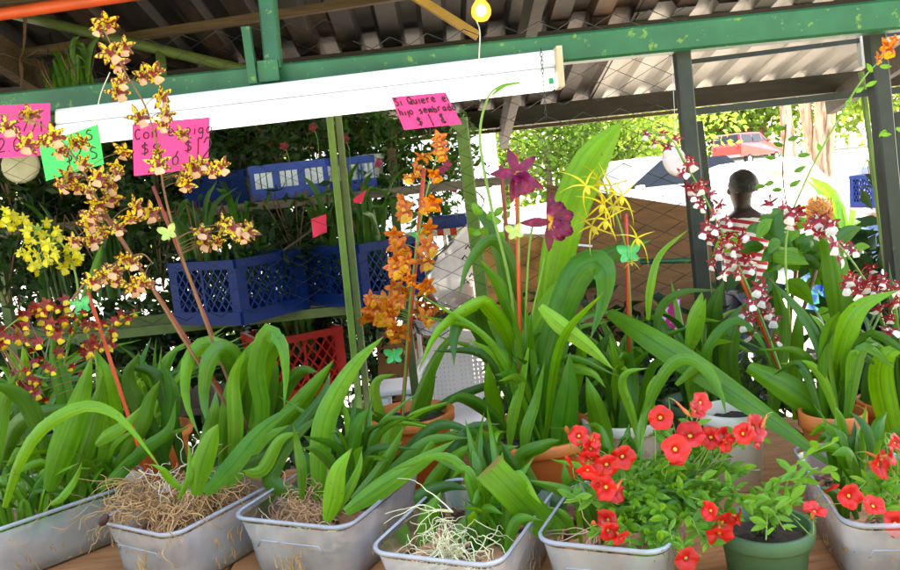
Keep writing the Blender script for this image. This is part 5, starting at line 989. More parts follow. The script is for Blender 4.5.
for px, y, rt, lb, w_ in ((300, 3.42, -.06, 'blue and white flat crate on the upper shelf, left of the twin green post', .32), (222, 3.55, .12, 'blue flat crate on the upper shelf, darkened as in deep shade, second from the post', .26), (360, 3.5, .05, 'blue and white flat crate on the upper shelf, just right of the twin green post', .16)):
    crate(on_shelf(px, y, z1 + .001), rt, C_BLUE if 'shade' in lb else C_BLU2, lb, w_, .28, .145, 12, 'blue and white flat crates', True, C_BLUE if 'shade' in lb else C_WHT)  # deep shade put into one crate's colour: darker blue, no white slats
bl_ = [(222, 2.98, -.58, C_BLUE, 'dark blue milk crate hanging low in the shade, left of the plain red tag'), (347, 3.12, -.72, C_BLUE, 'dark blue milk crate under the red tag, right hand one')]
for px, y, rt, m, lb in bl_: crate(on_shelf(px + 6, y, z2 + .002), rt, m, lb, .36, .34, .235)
q = at(297, 380, 3.7); crate((q.x, 3.7, q.z - .05), .50, C_RED, 'bright red crate low behind the leaves', .38, .36, .30, 8, bw=.013)
lt = thing('low_table', (q.x, 3.8, 0), 'low dark bench under the red crate', 'bench'); mb = MB(); mb.bar((-2.6, 3.8, q.z - .07), (-.62, 3.8, q.z - .067), .5, .03); mb.build('bench_top', C_RUSTWOOD, lt, False)
for x in (-2.5, -.7): mb = MB(); mb.bar((x, 3.8, .004), (x, 3.8, q.z - .085), .05, .4, (0, 1, 0)); mb.build('leg', C_RUSTWOOD, lt, False)
# plants in and behind the crates
GP = 'leafy plants crowded on the shelves'
k = 0
spots = []
for i, px in enumerate((10, 62, 112, 160, 205, 245, 285, 322, 352)): spots.append((px, 3.42 + .06 * (i % 3), z1 + .10, 'bush', .36, 420, .055, .19))
for i, px in enumerate((-10, 45, 95, 150, 195, 240, 290, 330, 362)): spots.append((px, 3.05 + .1 * (i % 2), z2 + .12, 'strap' if i % 3 else 'bush', .40, 240, .06, .17))
for i, px in enumerate((0, 70, 140, 215, 280, 325)): spots.append((px, 3.75 + .1 * (i % 2), z2 + .02, 'bush', .46, 520, .075, .26))
for i, px in enumerate((20, 90, 170, 240, 285, 318)): spots.append((px, 3.9, z2 - .42, 'bush', .42, 420, .08, .20))
for i, px in enumerate((-30, 30, 90, 150, 210, 262)): spots.append((px, 4.35, z1 - .25, 'bush', .85, 1000, .10, .36))
WORDS = ['fine leaved', 'broad leaved', 'drooping', 'upright', 'thin stemmed', 'bushy', 'sparse', 'dense', 'small leaved']
for i, (px, y, z, kd, h, n, L, wd) in enumerate(spots):
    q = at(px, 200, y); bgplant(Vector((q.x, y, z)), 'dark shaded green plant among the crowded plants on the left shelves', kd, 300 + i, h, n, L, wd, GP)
q = at(300, 330, 3.7); bgplant(Vector((q.x, 3.7, q.z - .12)), 'dark thin leaved plant standing in the red crate', 'strap', 71, .34, 260, .05, .2)
# red and pink blossoms on the upper shelf plants
def blossoms(spots, y, m, label, size=.022, seed=1):
    r = random.Random(seed)
    for (x, yy) in spots:
        c = at(x, yy, y); t = thing('blossom_stem', c, label, 'flower', 'small red and pink blossoms on the shelf plants'); mb = MB()
        mb.tube(spline([c, c + Vector((.01, .02, -.05)), c + Vector((0, .05, -.14))], 5), .002, 4); mb.build('stem', C_STEM, t, True)
        mb = MB(); M = Matrix.Rotation(r.uniform(0, 6), 3, 'Z'); tmp = MB()
        for j in range(5): petal(tmp, size, size * .75, R(72 * j + r.uniform(-9, 9)), r.uniform(.1, .6), -.3, 0, 'oval', nr=5, nc=3)
        mb.add([c + _rt * v[0] + _up * v[1] - _fw * v[2] for v in tmp.v], tmp.f, 0, [tmp.uv[i] for i in range(len(tmp.v))]); mb.build('petals', m, t, True)
C_PKF = petalmat('pink blossom', (0.75, 0.06, 0.22)); C_RDF = petalmat('red blossom', (0.22, 0.004, 0.008))
blossoms([(284, 146), (313, 127), (345, 138)], 3.25, C_RDF, 'small deep red blossom high among the shelf plants by the twin post', .02, 2)
blossoms([(378, 163), (447, 165), (454, 188), (442, 170), (378, 208)], 3.4, C_PKF, 'small pink blossom among the bright plants beside the orange orchid', .022, 3)
for i in range(11):
    x = -3.9 + .36 * i; bgplant(Vector((x, 4.45 + .12 * (i % 2), .004)), 'dark shrub added to fill bright gaps under the left shelves', 'bush', 800 + i, 1.15, 900, .10, .30, 'added filler shrubs on the floor under the shelves', None, 'shrub')  # invented shrubs that put dark over the bright ground below the shelves
for i in range(14):
    bgplant(Vector((-2.25 + .17 * i, 2.32 + .12 * (i % 3), .004)), 'low dark shrub added as a backdrop behind the left half of the table', 'bush', 900 + i, .98 if i < 7 else .78 - .03 * (i - 7), 950, .085, .17, 'added backdrop shrubs behind the left half of the table', None, 'shrub')  # shrub row made up as a dark backdrop against bright gaps
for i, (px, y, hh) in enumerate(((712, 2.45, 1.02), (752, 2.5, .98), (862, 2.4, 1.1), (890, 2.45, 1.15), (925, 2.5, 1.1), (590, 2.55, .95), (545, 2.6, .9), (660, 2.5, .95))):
    c = at(px, 300, y); bgplant(Vector((c.x, y, .004)), 'dark shrub added to fill bright gaps behind the right half of the table', 'bush', 850 + i, hh, 1100, .085, .17, 'added filler shrubs on the floor behind the table', None, 'shrub')  # added shrubs stand in for dark stall clutter and close bright gaps
# right part of the rack: plants with daylight behind
for i, (px, zpx, y, h, n, L, wd) in enumerate(((384, 195, 3.5, .34, 300, .05, .11), (404, 195, 3.6, .26, 200, .045, .12), (447, 200, 3.8, .20, 200, .04, .08), (370, 196, 3.6, .40, 420, .045, .11), (396, 196, 3.55, .36, 380, .042, .10), (424, 200, 3.7, .30, 380, .042, .11), (462, 196, 3.9, .34, 420, .045, .10), (436, 240, 4.3, .26, 300, .05, .12), (380, 240, 3.4, .26, 360, .05, .14))):
    q = at(px, zpx, y); bgplant(Vector((q.x, y, q.z)), 'leafy green plant against the daylight beside the orange orchid', 'bush', 400 + i, h, n, L, wd, 'plants against the daylight', C_BUSHL)
q = at(380, 192, 3.45); pot(Vector((q.x - .03, 3.45, z1 + .001)), .062, .15, mat('grey white pot', (.50, .50, .46), .6), 'grey white pot on the upper shelf right of the twin green post')
mb = MB(); mb.box((at(395, 180, 3.48).x, 3.48, z1 + .085), (.035, .12, .165)); solo(mb, 'wood_block', C_RUSTWOOD, 'dark wooden block beside the grey white pot on the upper shelf', 'block')
# ---- stand with red and white edge, small blue crates, plastic bag, foil pan, cardboard box
stand = thing('display_shelf', at(445, 236, 4.0), 'light shelf with a red and white striped edge behind the orange orchid', 'shelf'); a, b = at(405, 236, 4.0), at(476, 229, 4.0); a.z = b.z = (a.z + b.z) / 2
mb = MB(); mb.bar(a + Vector((0, .18, 0)), b + Vector((0, .18, 0)), .34, .02); mb.build('board', C_WHITE, stand, False)
mb = MB()
for i in range(11): mb.bar(a.lerp(b, i / 11) + Vector((0, -.004, 0)), a.lerp(b, (i + .985) / 11) + Vector((0, -.004, 0)), .012, .034, (0, 0, 1), i % 2)
mb.build('striped_edge', [mat('white tape', (.8, .8, .8), .5), mat('red tape', (.6, .02, .02), .5)], stand, False)
for u in (.03, .55, .97): mb = MB(); c = a.lerp(b, u) + Vector((0, .05, 0)); mb.bar(c - Vector((0, 0, .012)), Vector((c.x, c.y, .004)), .022, .022, (0, 1, 0)); mb.build('leg', C_WHITE, stand, False)
for px, s in ((441, .10), (458, .13)):
    c = at(px, 226, 4.12); crate((c.x, 4.12, a.z + .012), .05, C_BLU2, 'small bright blue lattice basket on the striped shelf, ' + ('left one' if px < 450 else 'right one'), s, .12, .07, 4, 'small blue baskets')
def bag():
    t = thing('plastic_bag', at(450, 300, 3.5), 'crumpled translucent white plastic bag with blue print hanging beside the foil pan', 'bag'); r = random.Random(8); mb = MB(); rows = []
    prof = [((448, 246), (478, 213)), ((430, 258), (478, 240)), ((424, 275), (481, 262)), ((424, 292), (480, 282)), ((428, 303), (478, 300)), ((436, 306), (472, 308))]
    for i, (l, rr_) in enumerate(prof):
        A_, B_ = at(*l, 3.5), at(*rr_, 3.5); row = []
        for j in range(16):
            a = 2 * math.pi * j / 16; q = (A_ + B_) / 2 + (B_ - A_) / 2 * math.cos(a) + Vector((0, .09 * math.sin(a), 0)); row.append(q + Vector((r.uniform(-.008, .008), r.uniform(-.014, .014), r.uniform(-.008, .008))))
        rows.append(row)
    mb.grid(rows, 0, True, True); mb.build('film', clearplastic('thin bag film', (.82, .82, .84), .30, .3), t, True)
    mb = MB(); mb.tube(spline([at(478, 214, 3.46), at(484, 200, 3.46), at(470, 190, 3.5), at(466, 216, 3.46)], 10), .004, 5); mb.build('handle', mat('bag handle film', (.8, .8, .82), .4), t, True)
    mb = MB()
    for i, (x, y) in enumerate(((468, 248), (465, 258), (471, 262), (466, 270), (472, 276), (466, 282))):
        c = at(x, y, 3.395); mb.tube([c + Vector((-.012, 0, -.004)), c + Vector((0, 0, .012)), c + Vector((.012, 0, -.006))], .0035, 5)
    mb.build('print', C_BLUE, t, True)
    mb = MB(); c = at(458, 296, 3.5); bushmesh(mb, c, (.06, .04, .05), 60, .05, r, 0, clumps=4, aspect=.9); mb.build('contents', petalmat('purple plum contents', (.40, .12, .22)), t, True)
bag()
pan = thing('foil_pan', at(440, 318, 3.6), 'shiny aluminium foil pan beside the cardboard box', 'pan'); c = at(440, 331, 3.6); mb = MB(); n = 56; rows = []
for rr_, z in ((.10, .0), (.108, .004), (.135, .075), (.150, .078), (.148, .081), (.132, .078), (.104, .010), (.002, .008)): rows.append([c + Vector((math.cos(2 * math.pi * j / n) * rr_ * (1 + (.025 * (-1) ** j if .11 < rr_ < .14 else .006 * (-1) ** j)), math.sin(2 * math.pi * j / n) * rr_ * (1 + (.025 * (-1) ** j if .11 < rr_ < .14 else 0)), z)) for j in range(n)])
mb.grid(rows, 0, False, True); mb.build('bowl', mat('crinkled foil', (.72, .70, .66), .22, 1.0, var=.1, scale=30, bump=.5), pan, True)
fl = thing('flower_bunch', at(434, 305, 3.6), 'bunch of orange and yellow flowers lying in the foil pan', 'flowers'); mb = MB(); r = random.Random(4); bushmesh(mb, at(434, 308, 3.6), (.07, .04, .035), 90, .05, r, 0, clumps=5, aspect=.9); mb.build('petals', petalmat('orange yellow bunch', (.75, .28, .02), (.55, .02, .01), 30, .5, .6), fl, True); mb = MB(); bushmesh(mb, at(449, 302, 3.62), (.03, .03, .04), 40, .05, r, 0, clumps=3); mb.build('leaves', C_SMALL, fl, True)
def cardbox(pts, y, dep, label, m=C_CARD, zb=None):
    tl, tr, br, bl = [at(*q_, y) for q_ in pts]; o = Vector((0, dep, 0)); t = thing('cardboard_box', (bl + br) / 2 + o / 2, label, 'box'); mb = MB(); vs = [tl, tr, br, bl, tl + o, tr + o, br + o, bl + o]
    mb.add(vs, [(3, 2, 1, 0), (4, 5, 6, 7), (0, 1, 5, 4), (2, 3, 7, 6), (1, 2, 6, 5), (3, 0, 4, 7)]); mb.build('carton', m, t, False); return t, tl, tr, br, bl
t, tl, tr, br, bl = cardbox([(376, 337), (470, 330), (474, 398), (380, 402)], 4.35, .4, 'plain brown cardboard box behind the white chair')
mb = MB(); a = at(410, 350, 4.342); b = at(414, 378, 4.342); mb.bar(a, b, .075, .002, (0, -1, 0)); mb.build('paper_label', mat('pinkish paper', (.70, .50, .48), .7), t, False)
bx = thing('cardboard_box_table', (tl + tr) / 2, 'rough bench under the cardboard box and the chair side', 'bench'); bx.location.z = 0; mb = MB(); z = min(bl.z, br.z) - .03; mb.bar((bl.x - .2, 4.55, z), (br.x + .9, 4.55, z), .6, .04); mb.build('bench_top', C_RUSTWOOD, bx, False)
bx.name = 'bench'
for x in (bl.x - .1, br.x + .8): mb = MB(); mb.bar((x, 4.55, .004), (x, 4.55, z - .021), .06, .4, (0, 1, 0)); mb.build('leg', C_RUSTWOOD, bx, False)
t, tl, tr, br, bl = cardbox([(478, 236), (556, 238), (566, 348), (484, 352)], 3.1, .28, 'tall golden brown cardboard carton with a torn top behind the magenta orchid', mat('golden cardboard', (0.56, 0.27, 0.075), .8, var=.25, scale=7, dirt=((.30, .13, .04), .5, .65, 9)))
mb = MB(); mb.bar(at(480, 290, 3.096), at(560, 292, 3.096), .03, .002, (0, -1, 0)); mb.build('tape', mat('brown tape', (.40, .20, .06), .3), t, False)
# brown board behind the fence
brd = thing('brown_board', at(620, 330, 2.75), 'large dark brown board leaning behind the chain link mesh', 'board')
tl, tr, br, bl = at(547, 184, 2.75), at(712, 210, 2.75), at(720, 345, 2.60), at(548, 340, 2.60); n_ = Vector((0, .018, 0)); mb = MB(); vs = [tl, tr, br, bl] + [v + n_ for v in (tl, tr, br, bl)]; mb.add(vs, [(3, 2, 1, 0), (4, 5, 6, 7), (0, 1, 5, 4), (2, 3, 7, 6), (1, 2, 6, 5), (3, 0, 4, 7)]); mb.build('panel', C_BROWNWOOD, brd, False)
mb = MB(); mb.bar(at(584, 184, 2.70), at(612, 190, 2.70), .006, .006); 
mb = MB(); mb.bar(at(560, 243, 2.4), at(592, 246, 2.4), .012, .006, (0, 0, 1)); solo(mb, 'label_strip', mat('white plant label', (.82, .82, .82), .4), 'small white plant label strip in front of the brown board', 'plant label')
# dim things low behind the table that close the view under the shelves
def printcard():
    t = thing('gift_sleeve', at(675, 330, 1.95), 'crimson and pink printed sleeve with a white edge between the leaves', 'sleeve'); tl, tr, br, bl = at(657, 310, 1.95), at(680, 290, 1.95), at(679, 338, 1.93), at(660, 336, 1.93)
    mb = MB(); mb.grid([[bl.lerp(br, u / 5).lerp(tl.lerp(tr, u / 5), v / 5) + Vector((0, .012 * math.sin(u / 5 * 3.1), 0)) for u in range(6)] for v in range(6)]); mb.build('paper', petalmat('crimson print', (.55, .01, .16), (.85, .45, .75), 38, .52, .56, trans=.1), t, True)
    mb = MB(); mb.tube([tl, tr], .004, 6); mb.build('white_edge', C_WHITE, t, True)
printcard()
# ---- white garden chair
def chair():
    W = C_PLW = mat('white garden chair plastic', (.80, .80, .82), .35, var=.04, scale=6); cx = at(456, 340, 4.0).x; y = 3.95; t = thing('garden_chair', (cx, y - .2, 0), 'white plastic garden chair with a lattice back, seen from behind', 'chair')
    B = lambda u, z, dy=0: Vector((cx + u, y - .10 * (z - .42) * -1 * .5 + dy, z))
    outer = [(-.19, .40), (-.195, .55), (-.185, .68), (-.145, .77), (-.08, .815), (0, .825), (.08, .815), (.145, .77), (.185, .68), (.195, .55), (.19, .40)]; mb = MB(); pts = spline([B(*o) for o in outer], 40)
    ins = spline([B(o[0] * .74, .40 + (o[1] - .40) * .86) for o in outer], 40)
    rows = [[p_ + Vector((0, -.012, 0)) for p_ in pts], [p_ + Vector((0, -.018, 0)) for p_ in ins], [p_ + Vector((0, .004, 0)) for p_ in ins], [p_ + Vector((0, .008, 0)) for p_ in pts]]
    mb.grid(rows + [rows[0]], 0, False); mb.build('back_frame', W, t, True)
    mb = MB()
    for i in range(-6, 7): u = i * .022; h = .40 + .36 * math.sqrt(max(.02, 1 - (u / .155) ** 2)); mb.bar(B(u, .42), B(u, h), .0203, .007, (0, 1, 0))
    for j in range(14): z = .44 + j * .023; hw = .14 if z < .62 else .14 * math.sqrt(max(.04, 1 - ((z - .62) / .16) ** 2)); mb.bar(B(-hw, z, .006), B(hw, z, .006), .006, .012)
    mb.build('back_lattice', W, t, False)
    mb = MB(); mb.bar((cx, y - .50, .41), (cx, y + .02, .41), .42, .022, (0, 0, 1), 0, .006); mb.build('seat', W, t, False)
    for s in (-1, 1):
        mb = MB(); P = spline([B(s * .17, .70), Vector((cx + s * .215, y - .12, .66)), Vector((cx + s * .235, y - .40, .63)), Vector((cx + s * .23, y - .48, .58)), Vector((cx + s * .22, y - .47, .42))], 18); 
        mb.grid([[q_ + Vector((-.025, 0, .008)), q_ + Vector((.025, 0, .008)), q_ + Vector((.028, 0, -.012)), q_ + Vector((-.028, 0, -.012))] for q_ in P], 0, False, True); mb.build('armrest', W, t, True)
        for dy, sp_ in ((-.46, .03), (.0, .05)): mb = MB(); mb.bar((cx + s * .18, y + dy, .41), (cx + s * (.18 + sp_), y + dy + (.06 if dy == 0 else -.03), .004), .05, .045, (0, 1, 0)); mb.build('leg', W, t, False)
chair()
st2 = thing('plastic_stool', at(400, 400, 3.6), 'white plastic side table left of the garden chair', 'side table'); c = at(402, 386, 3.6); st2.location = (c.x, 3.6, 0); mb = MB(); mb.box((c.x, 3.6, c.z), (.26, .26, .022), 0, 0, .006); mb.build('top', MATS['white garden chair plastic'], st2, False)
for sx in (-1, 1):
    for sy in (-1, 1): mb = MB(); mb.bar((c.x + sx * .08, 3.6 + sy * .08, c.z - .01), (c.x + sx * .11, 3.6 + sy * .11, .004), .04, .035, (0, 1, 0)); mb.build('leg', MATS['white garden chair plastic'], st2, False)
mb = MB(); c = at(393, 432, 1.84); r = random.Random(2); mb.lathe(c, [(.001, -.02), (.034, -.016), (.040, 0), (.03, .018), (.001, .024)], 9); solo(mb, 'stone', mat('grey stone', (.34, .30, .27), .9, var=.3, scale=30, bump=.5), 'grey stone lying by the orange pot', 'stone', smooth=False)
# hanging plants top left
for i, (x, y, yy, h, kd) in enumerate(((84, 92, 3.0, .20, 'strap'), (60, 96, 3.1, .16, 'strap'))):
    c = at(x, y, yy); bgplant(c, 'thin leaved plant showing above the green beam at top left, ' + ('right one' if i == 0 else 'left one'), kd, 500 + i, h, 190, .05, .1)
    hp = pot(c - Vector((0, 0, .10)), .07, .11, C_GREENPOT, 'small hanging pot behind the green beam at top left, ' + ('right one' if i == 0 else 'left one'), name='hanging_pot')
    for a_ in (0, 2.1, 4.2): mb = MB(); mb.tube([c + Vector((.068 * math.cos(a_), .068 * math.sin(a_), 0)), Vector((c.x, c.y, roofz(c.y) + .02))], .0012, 4); mb.build('hanger_wire', C_WIRE, hp, True)
mb = MB(); mb.tube(spline([at(26, -20, 2.9), at(24, 46, 2.9), at(20, 58, 2.9), at(22, 75, 2.9), at(20, 95, 2.9)], 10), [.004 + .003 * math.sin(i * 1.3) for i in range(10)], 5); solo(mb, 'dried_stem', C_RUSTWOOD, 'dried hanging stem above the beam near the left edge', 'stem', smooth=True)
for i, (x, y) in enumerate(((20, 165),)):
    mb = MB(); c = at(x, y, 2.6); mb.lathe(c, [(.001, .002), (.05, 0), (.06, -.006), (.001, -.004)], 20, 0, (.2, -1, .2)); solo(mb, 'dish', mat('pale tan dish', (.50, .44, .28), .7, var=.3, scale=14), 'pale tan dish behind the notes at the left edge', 'dish', smooth=True)

# ================================================================== OUTSIDE: people, cars, trees
def skin_body(name, parent, pts, bones, m, root, sub=2):
    me = bpy.data.meshes.new(name); ks = list(pts); o3 = origin(parent); me.from_pydata([Vector(pts[k][0]) - o3 for k in ks], [(ks.index(a), ks.index(b)) for a, b in bones], []); me.materials.append(m)
    o = link(bpy.data.objects.new(name, me), parent); md = o.modifiers.new('skin', 'SKIN'); md.use_smooth_shade = True
    for i, k in enumerate(ks): sv = me.skin_vertices[0].data[i]; rr_ = pts[k][1]; sv.radius = rr_ if hasattr(rr_, '__len__') else (rr_, rr_); sv.use_root = (k == root)
    s = o.modifiers.new('subd', 'SUBSURF'); s.levels = sub; s.render_levels = sub; return o
def person(base, face, h, label, skinc, hairc, shirtm, legm, arms='down', hair='short', shorts=False, lean=0.0, bare_arms=True, carry=None):
    """face = heading of the chest in radians (0 looks along +y); proportions from the height"""
    t = thing('person', base, label, 'person'); u = h / 1.75; base = Vector(base); fx = Vector((math.sin(face), math.cos(face), 0)); sx = Vector((math.cos(face), -math.sin(face), 0))
    P = lambda x, y, z: base + (sx * x + fx * (y + lean * max(0, z - .9)) + Vector((0, 0, z))) * u
    sk = mat('skin ' + hairc, skinc, .5, var=.08, scale=14); hm = mat('hair ' + hairc, {'black': (.012, .008, .007), 'orange': (.50, .22, .05), 'brown': (.04, .02, .01)}[hairc], .6, var=.4, scale=60, bump=.8)
    pts = {'pel': (P(0, 0, .95), (.15 * u, .11 * u)), 'wst': (P(0, 0, 1.12), (.125 * u, .095 * u)), 'chs': (P(0, 0, 1.32), (.155 * u, .11 * u)), 'nk0': (P(0, 0, 1.44), .075 * u), 'nk': (P(0, .01, 1.51), .052 * u), 'hd0': (P(0, .02, 1.575), .072 * u), 'hd1': (P(0, .015, 1.655), .093 * u), 'hd2': (P(0, .005, 1.72), .062 * u)}
    bones = [('pel', 'wst'), ('wst', 'chs'), ('chs', 'nk0'), ('nk0', 'nk'), ('nk', 'hd0'), ('hd0', 'hd1'), ('hd1', 'hd2')]
    hands = []
    for s, q in ((-1, 'l'), (1, 'r')):
        if arms == 'down': el, wr, hn = P(s * .24, .0, 1.12), P(s * .245, .08, .88), P(s * .24, .10, .80)
        elif arms == 'carry': el, wr, hn = P(s * .25, .05, 1.10), P(s * .20, .30, 1.12), P(s * .19, .38, 1.13)
        else: el, wr, hn = P(s * .25, .10, 1.14), P(s * .17, .32, 1.02), P(s * .15, .40, 1.0)
        pts.update({'sh' + q: (P(s * .17, 0, 1.405), .062 * u), 'el' + q: (el, .043 * u), 'wr' + q: (wr, .029 * u), 'hn' + q: (hn, (.038 * u, .02 * u)), 'hp' + q: (P(s * .09, 0, .90), .085 * u), 'kn' + q: (P(s * .095, .015, .50), .056 * u), 'ak' + q: (P(s * .095, -.02, .09), .036 * u), 'ft' + q: (P(s * .10, .13, .04), .036 * u)})
        bones += [('nk0', 'sh' + q), ('sh' + q, 'el' + q), ('el' + q, 'wr' + q), ('wr' + q, 'hn' + q), ('pel', 'hp' + q), ('hp' + q, 'kn' + q), ('kn' + q, 'ak' + q), ('ak' + q, 'ft' + q)]
        d = (hn - wr).normalized(); ax = sx if arms == 'down' else Vector((0, 0, 1)); side = d.cross(ax).normalized()
        side = d.cross(sx).normalized() if arms == 'down' else d.cross(Vector((0, 0, 1))).normalized()
        for k, (off, L) in enumerate(((-.024, .062), (-.008, .074), (.008, .070), (.024, .056))):
            a = hn + (d * .02 + side * off) * u; m_ = a + d * L * .5 * u; e = m_ + (d * .7 + fx * .1 - Vector((0, 0, .45))).normalized() * L * .5 * u
            pts.update({f'f{q}{k}a': (a, .010 * u), f'f{q}{k}b': (m_, .009 * u), f'f{q}{k}c': (e, .007 * u)}); bones += [('hn' + q, f'f{q}{k}a'), (f'f{q}{k}a', f'f{q}{k}b'), (f'f{q}{k}b', f'f{q}{k}c')]
        a = wr.lerp(hn, .5) + side * -.034 * u; e = a + (d * .7 - side * .6).normalized() * .05 * u; pts.update({f't{q}a': (a, .011 * u), f't{q}b': (e, .008 * u)}); bones += [('wr' + q, f't{q}a'), (f't{q}a', f't{q}b')]
    body = skin_body('body', t, pts, bones, sk, 'pel')
    fmb = MB()                                                   # face: nose, eyes, mouth, ears
    hc = P(0, .015, 1.645); 
    fmb.lathe(hc + fx * .088 * u - Vector((0, 0, .018 * u)), [(.001, .022 * u), (.012 * u, 0), (.014 * u, -.016 * u), (.001, -.02 * u)], 8, 0); 
    for s in (-1, 1): fmb.lathe(hc + fx * .083 * u + sx * s * .033 * u + Vector((0, 0, .004)), [(.0005, .004), (.012 * u, 0), (.0005, -.003)], 8, 1, fx); fmb.lathe(hc + sx * s * .090 * u - Vector((0, 0, .01)), [(.001, .008), (.020 * u, .004), (.024 * u, -.002), (.001, -.006)], 10, 0, sx * s)
    fmb.lathe(hc + fx * .086 * u - Vector((0, 0, .056 * u)), [(.0005, .003), (.02 * u, 0), (.0005, -.003)], 8, 2, fx); fmb.build('face', [sk, mat('eye white', (.6, .58, .55), .3), mat('lips', (.30, .08, .07), .5)], t, True)
    c = P(0, -.006, 1.665); hb = MB(); rows = []; r = random.Random(len(label)); R0 = .108 * u if hair == 'short' else .135 * u
    for i in range(9):
        th = i / 8 * (2.0 if hair == 'short' else 2.3); rows.append([c + (sx * math.cos(2 * math.pi * j / 20) * math.sin(th) * .92 + fx * (math.sin(2 * math.pi * j / 20) * math.sin(th) * (1.05 if math.sin(2 * math.pi * j / 20) < 0 else (.95 if th < 1.15 else .55))) + Vector((0, 0, math.cos(th)))) * R0 * (1 + r.uniform(-.03, .03) * (1 if hair == 'short' else 2.5)) for j in range(20)])
    hb.grid(rows, 0, False, True)
    if hair != 'short':
        for i in range(260):
            a = r.uniform(0, 6.28); th = r.uniform(.1, 2.3); q = c + (sx * math.cos(a) * math.sin(th) + fx * (math.sin(a) * math.sin(th) * (1 if math.sin(a) < 0 else .5)) + Vector((0, 0, math.cos(th)))) * R0; pp = []
            for k in range(7): pp.append(q + Vector((math.cos(k * 1.5 + a), math.sin(k * 1.5 + a), 0)) * .010 - Vector((0, 0, .012 * k)))
            hb.tube(pp, .0035, 4, 0, False)
    hb.build('hair', hm, t, True)
    g = 1.14; sp = {k: (pts[k][0], tuple(x * g for x in pts[k][1]) if hasattr(pts[k][1], '__len__') else pts[k][1] * g) for k in ('pel', 'wst', 'chs', 'shl', 'shr')}; sp['nk0'] = (pts['nk0'][0] - Vector((0, 0, .015)), .078 * u); sb = [('pel', 'wst'), ('wst', 'chs'), ('chs', 'nk0'), ('nk0', 'shl'), ('nk0', 'shr')]
    for q in 'lr': sp['sl' + q] = (pts['sh' + q][0].lerp(pts['el' + q][0], .62), .066 * u); sb.append(('sh' + q, 'sl' + q))
    skin_body('shirt', t, sp, sb, shirtm, 'pel')
    lp = {'pel': (P(0, 0, .94), (.165 * u, .125 * u))}; lb = []
    for q in 'lr':
        lp['hp' + q] = (pts['hp' + q][0], .102 * u); lp['kn' + q] = (pts['kn' + q][0], (.085 if shorts else .072) * u); lb += [('pel', 'hp' + q), ('hp' + q, 'kn' + q)]
        if not shorts: lp['ak' + q] = (pts['ak' + q][0], .058 * u); lb.append(('kn' + q, 'ak' + q))
    skin_body('shorts' if shorts else 'trousers', t, lp, lb, legm, 'pel')
    for s in (-1, 1): mb = MB(); a = P(s * .10, -.07, .0); mb.bar(a + Vector((0, 0, .035 * u)), P(s * .102, .19, .035), .095 * u, .07 * u, (0, 0, 1), 0, .02 * u); mb.build('shoe', mat('dark shoe', (.05, .04, .04), .6), t, True)
    return t
def stripemat():
    m = mat('red and white striped cloth', (.75, .72, .70), .8, var=.06); n = m.node_tree.nodes; l = m.node_tree.links; b = n['Principled BSDF']; tc = n.new('ShaderNodeTexCoord'); mp = n.new('ShaderNodeMapping'); mp.inputs['Rotation'].default_value = (0, R(-14), 0); sx = n.new('ShaderNodeSeparateXYZ'); l.new(tc.outputs['Object'], mp.inputs['Vector']); l.new(mp.outputs['Vector'], sx.inputs[0])
    a = n.new('ShaderNodeMath'); a.operation = 'MULTIPLY'; a.inputs[1].default_value = 24.0; l.new(sx.outputs['Z'], a.inputs[0]); f = n.new('ShaderNodeMath'); f.operation = 'FRACT'; l.new(a.outputs[0], f.inputs[0]); g_ = n.new('ShaderNodeMath'); g_.operation = 'GREATER_THAN'; g_.inputs[1].default_value = .5; l.new(f.outputs[0], g_.inputs[0])
    mx = n.new('ShaderNodeMix'); mx.data_type = 'RGBA'; mx.inputs['A'].default_value = (.75, .70, .68, 1); mx.inputs['B'].default_value = (.45, .012, .025, 1); l.new(g_.outputs[0], mx.inputs['Factor']); l.new(mx.outputs['Result'], b.inputs['Base Color']); return m
q = at(745, 240, 4.35); hd = at(745, 173, 4.35)
person((q.x, 4.35, 0.004), R(-10), hd.z + .0, 'person in a red and white striped shirt seen from behind, beyond the dark posts', (.030, .012, .007), 'black', stripemat(), mat('dark jeans', (.02, .03, .06), .8, var=.2), 'front')
q = at(822, 300, 5.7); hd = at(815, 200, 5.7)
person((q.x, 5.7, 0.002), R(-15), hd.z, 'person with curly orange hair and a bright turquoise and blue patterned outfit behind the leaves', (.42, .20, .12), 'orange', petalmat('white top with orange print', (.75, .66, .62), (.75, .25, .08), 14, .55, .6, trans=.05), petalmat('turquoise and blue print', (.02, .12, .55), (.05, .50, .45), 22, .48, .54, trans=.05), 'down', 'curly', True)
q = at(884, 240, 6.6); hd = at(883, 130, 6.6)
pc = person((q.x, 6.6, gz(6.6)), R(200), hd.z, 'person in jeans carrying a blue crate at chest height across the bright lot', (.45, .25, .17), 'brown', mat('grey shirt', (.45, .46, .52), .8, var=.1), mat('blue jeans', (.10, .20, .42), .8, var=.2, scale=20), 'carry')
c = at(884, 205, 6.25); crate((c.x, 6.22, c.z), R(8), C_BLUE, 'blue crate held by the person in jeans', .40, .30, .26)
for i, (dx, dz) in enumerate(((-.08, .0), (.07, .01))):
    bgplant(Vector((c.x + dx, 6.22, c.z + .12)), 'small leafy plant standing in the carried blue crate, ' + ('left one' if i == 0 else 'right one'), 'strap', 600 + i, .34, 110, .05, .1)
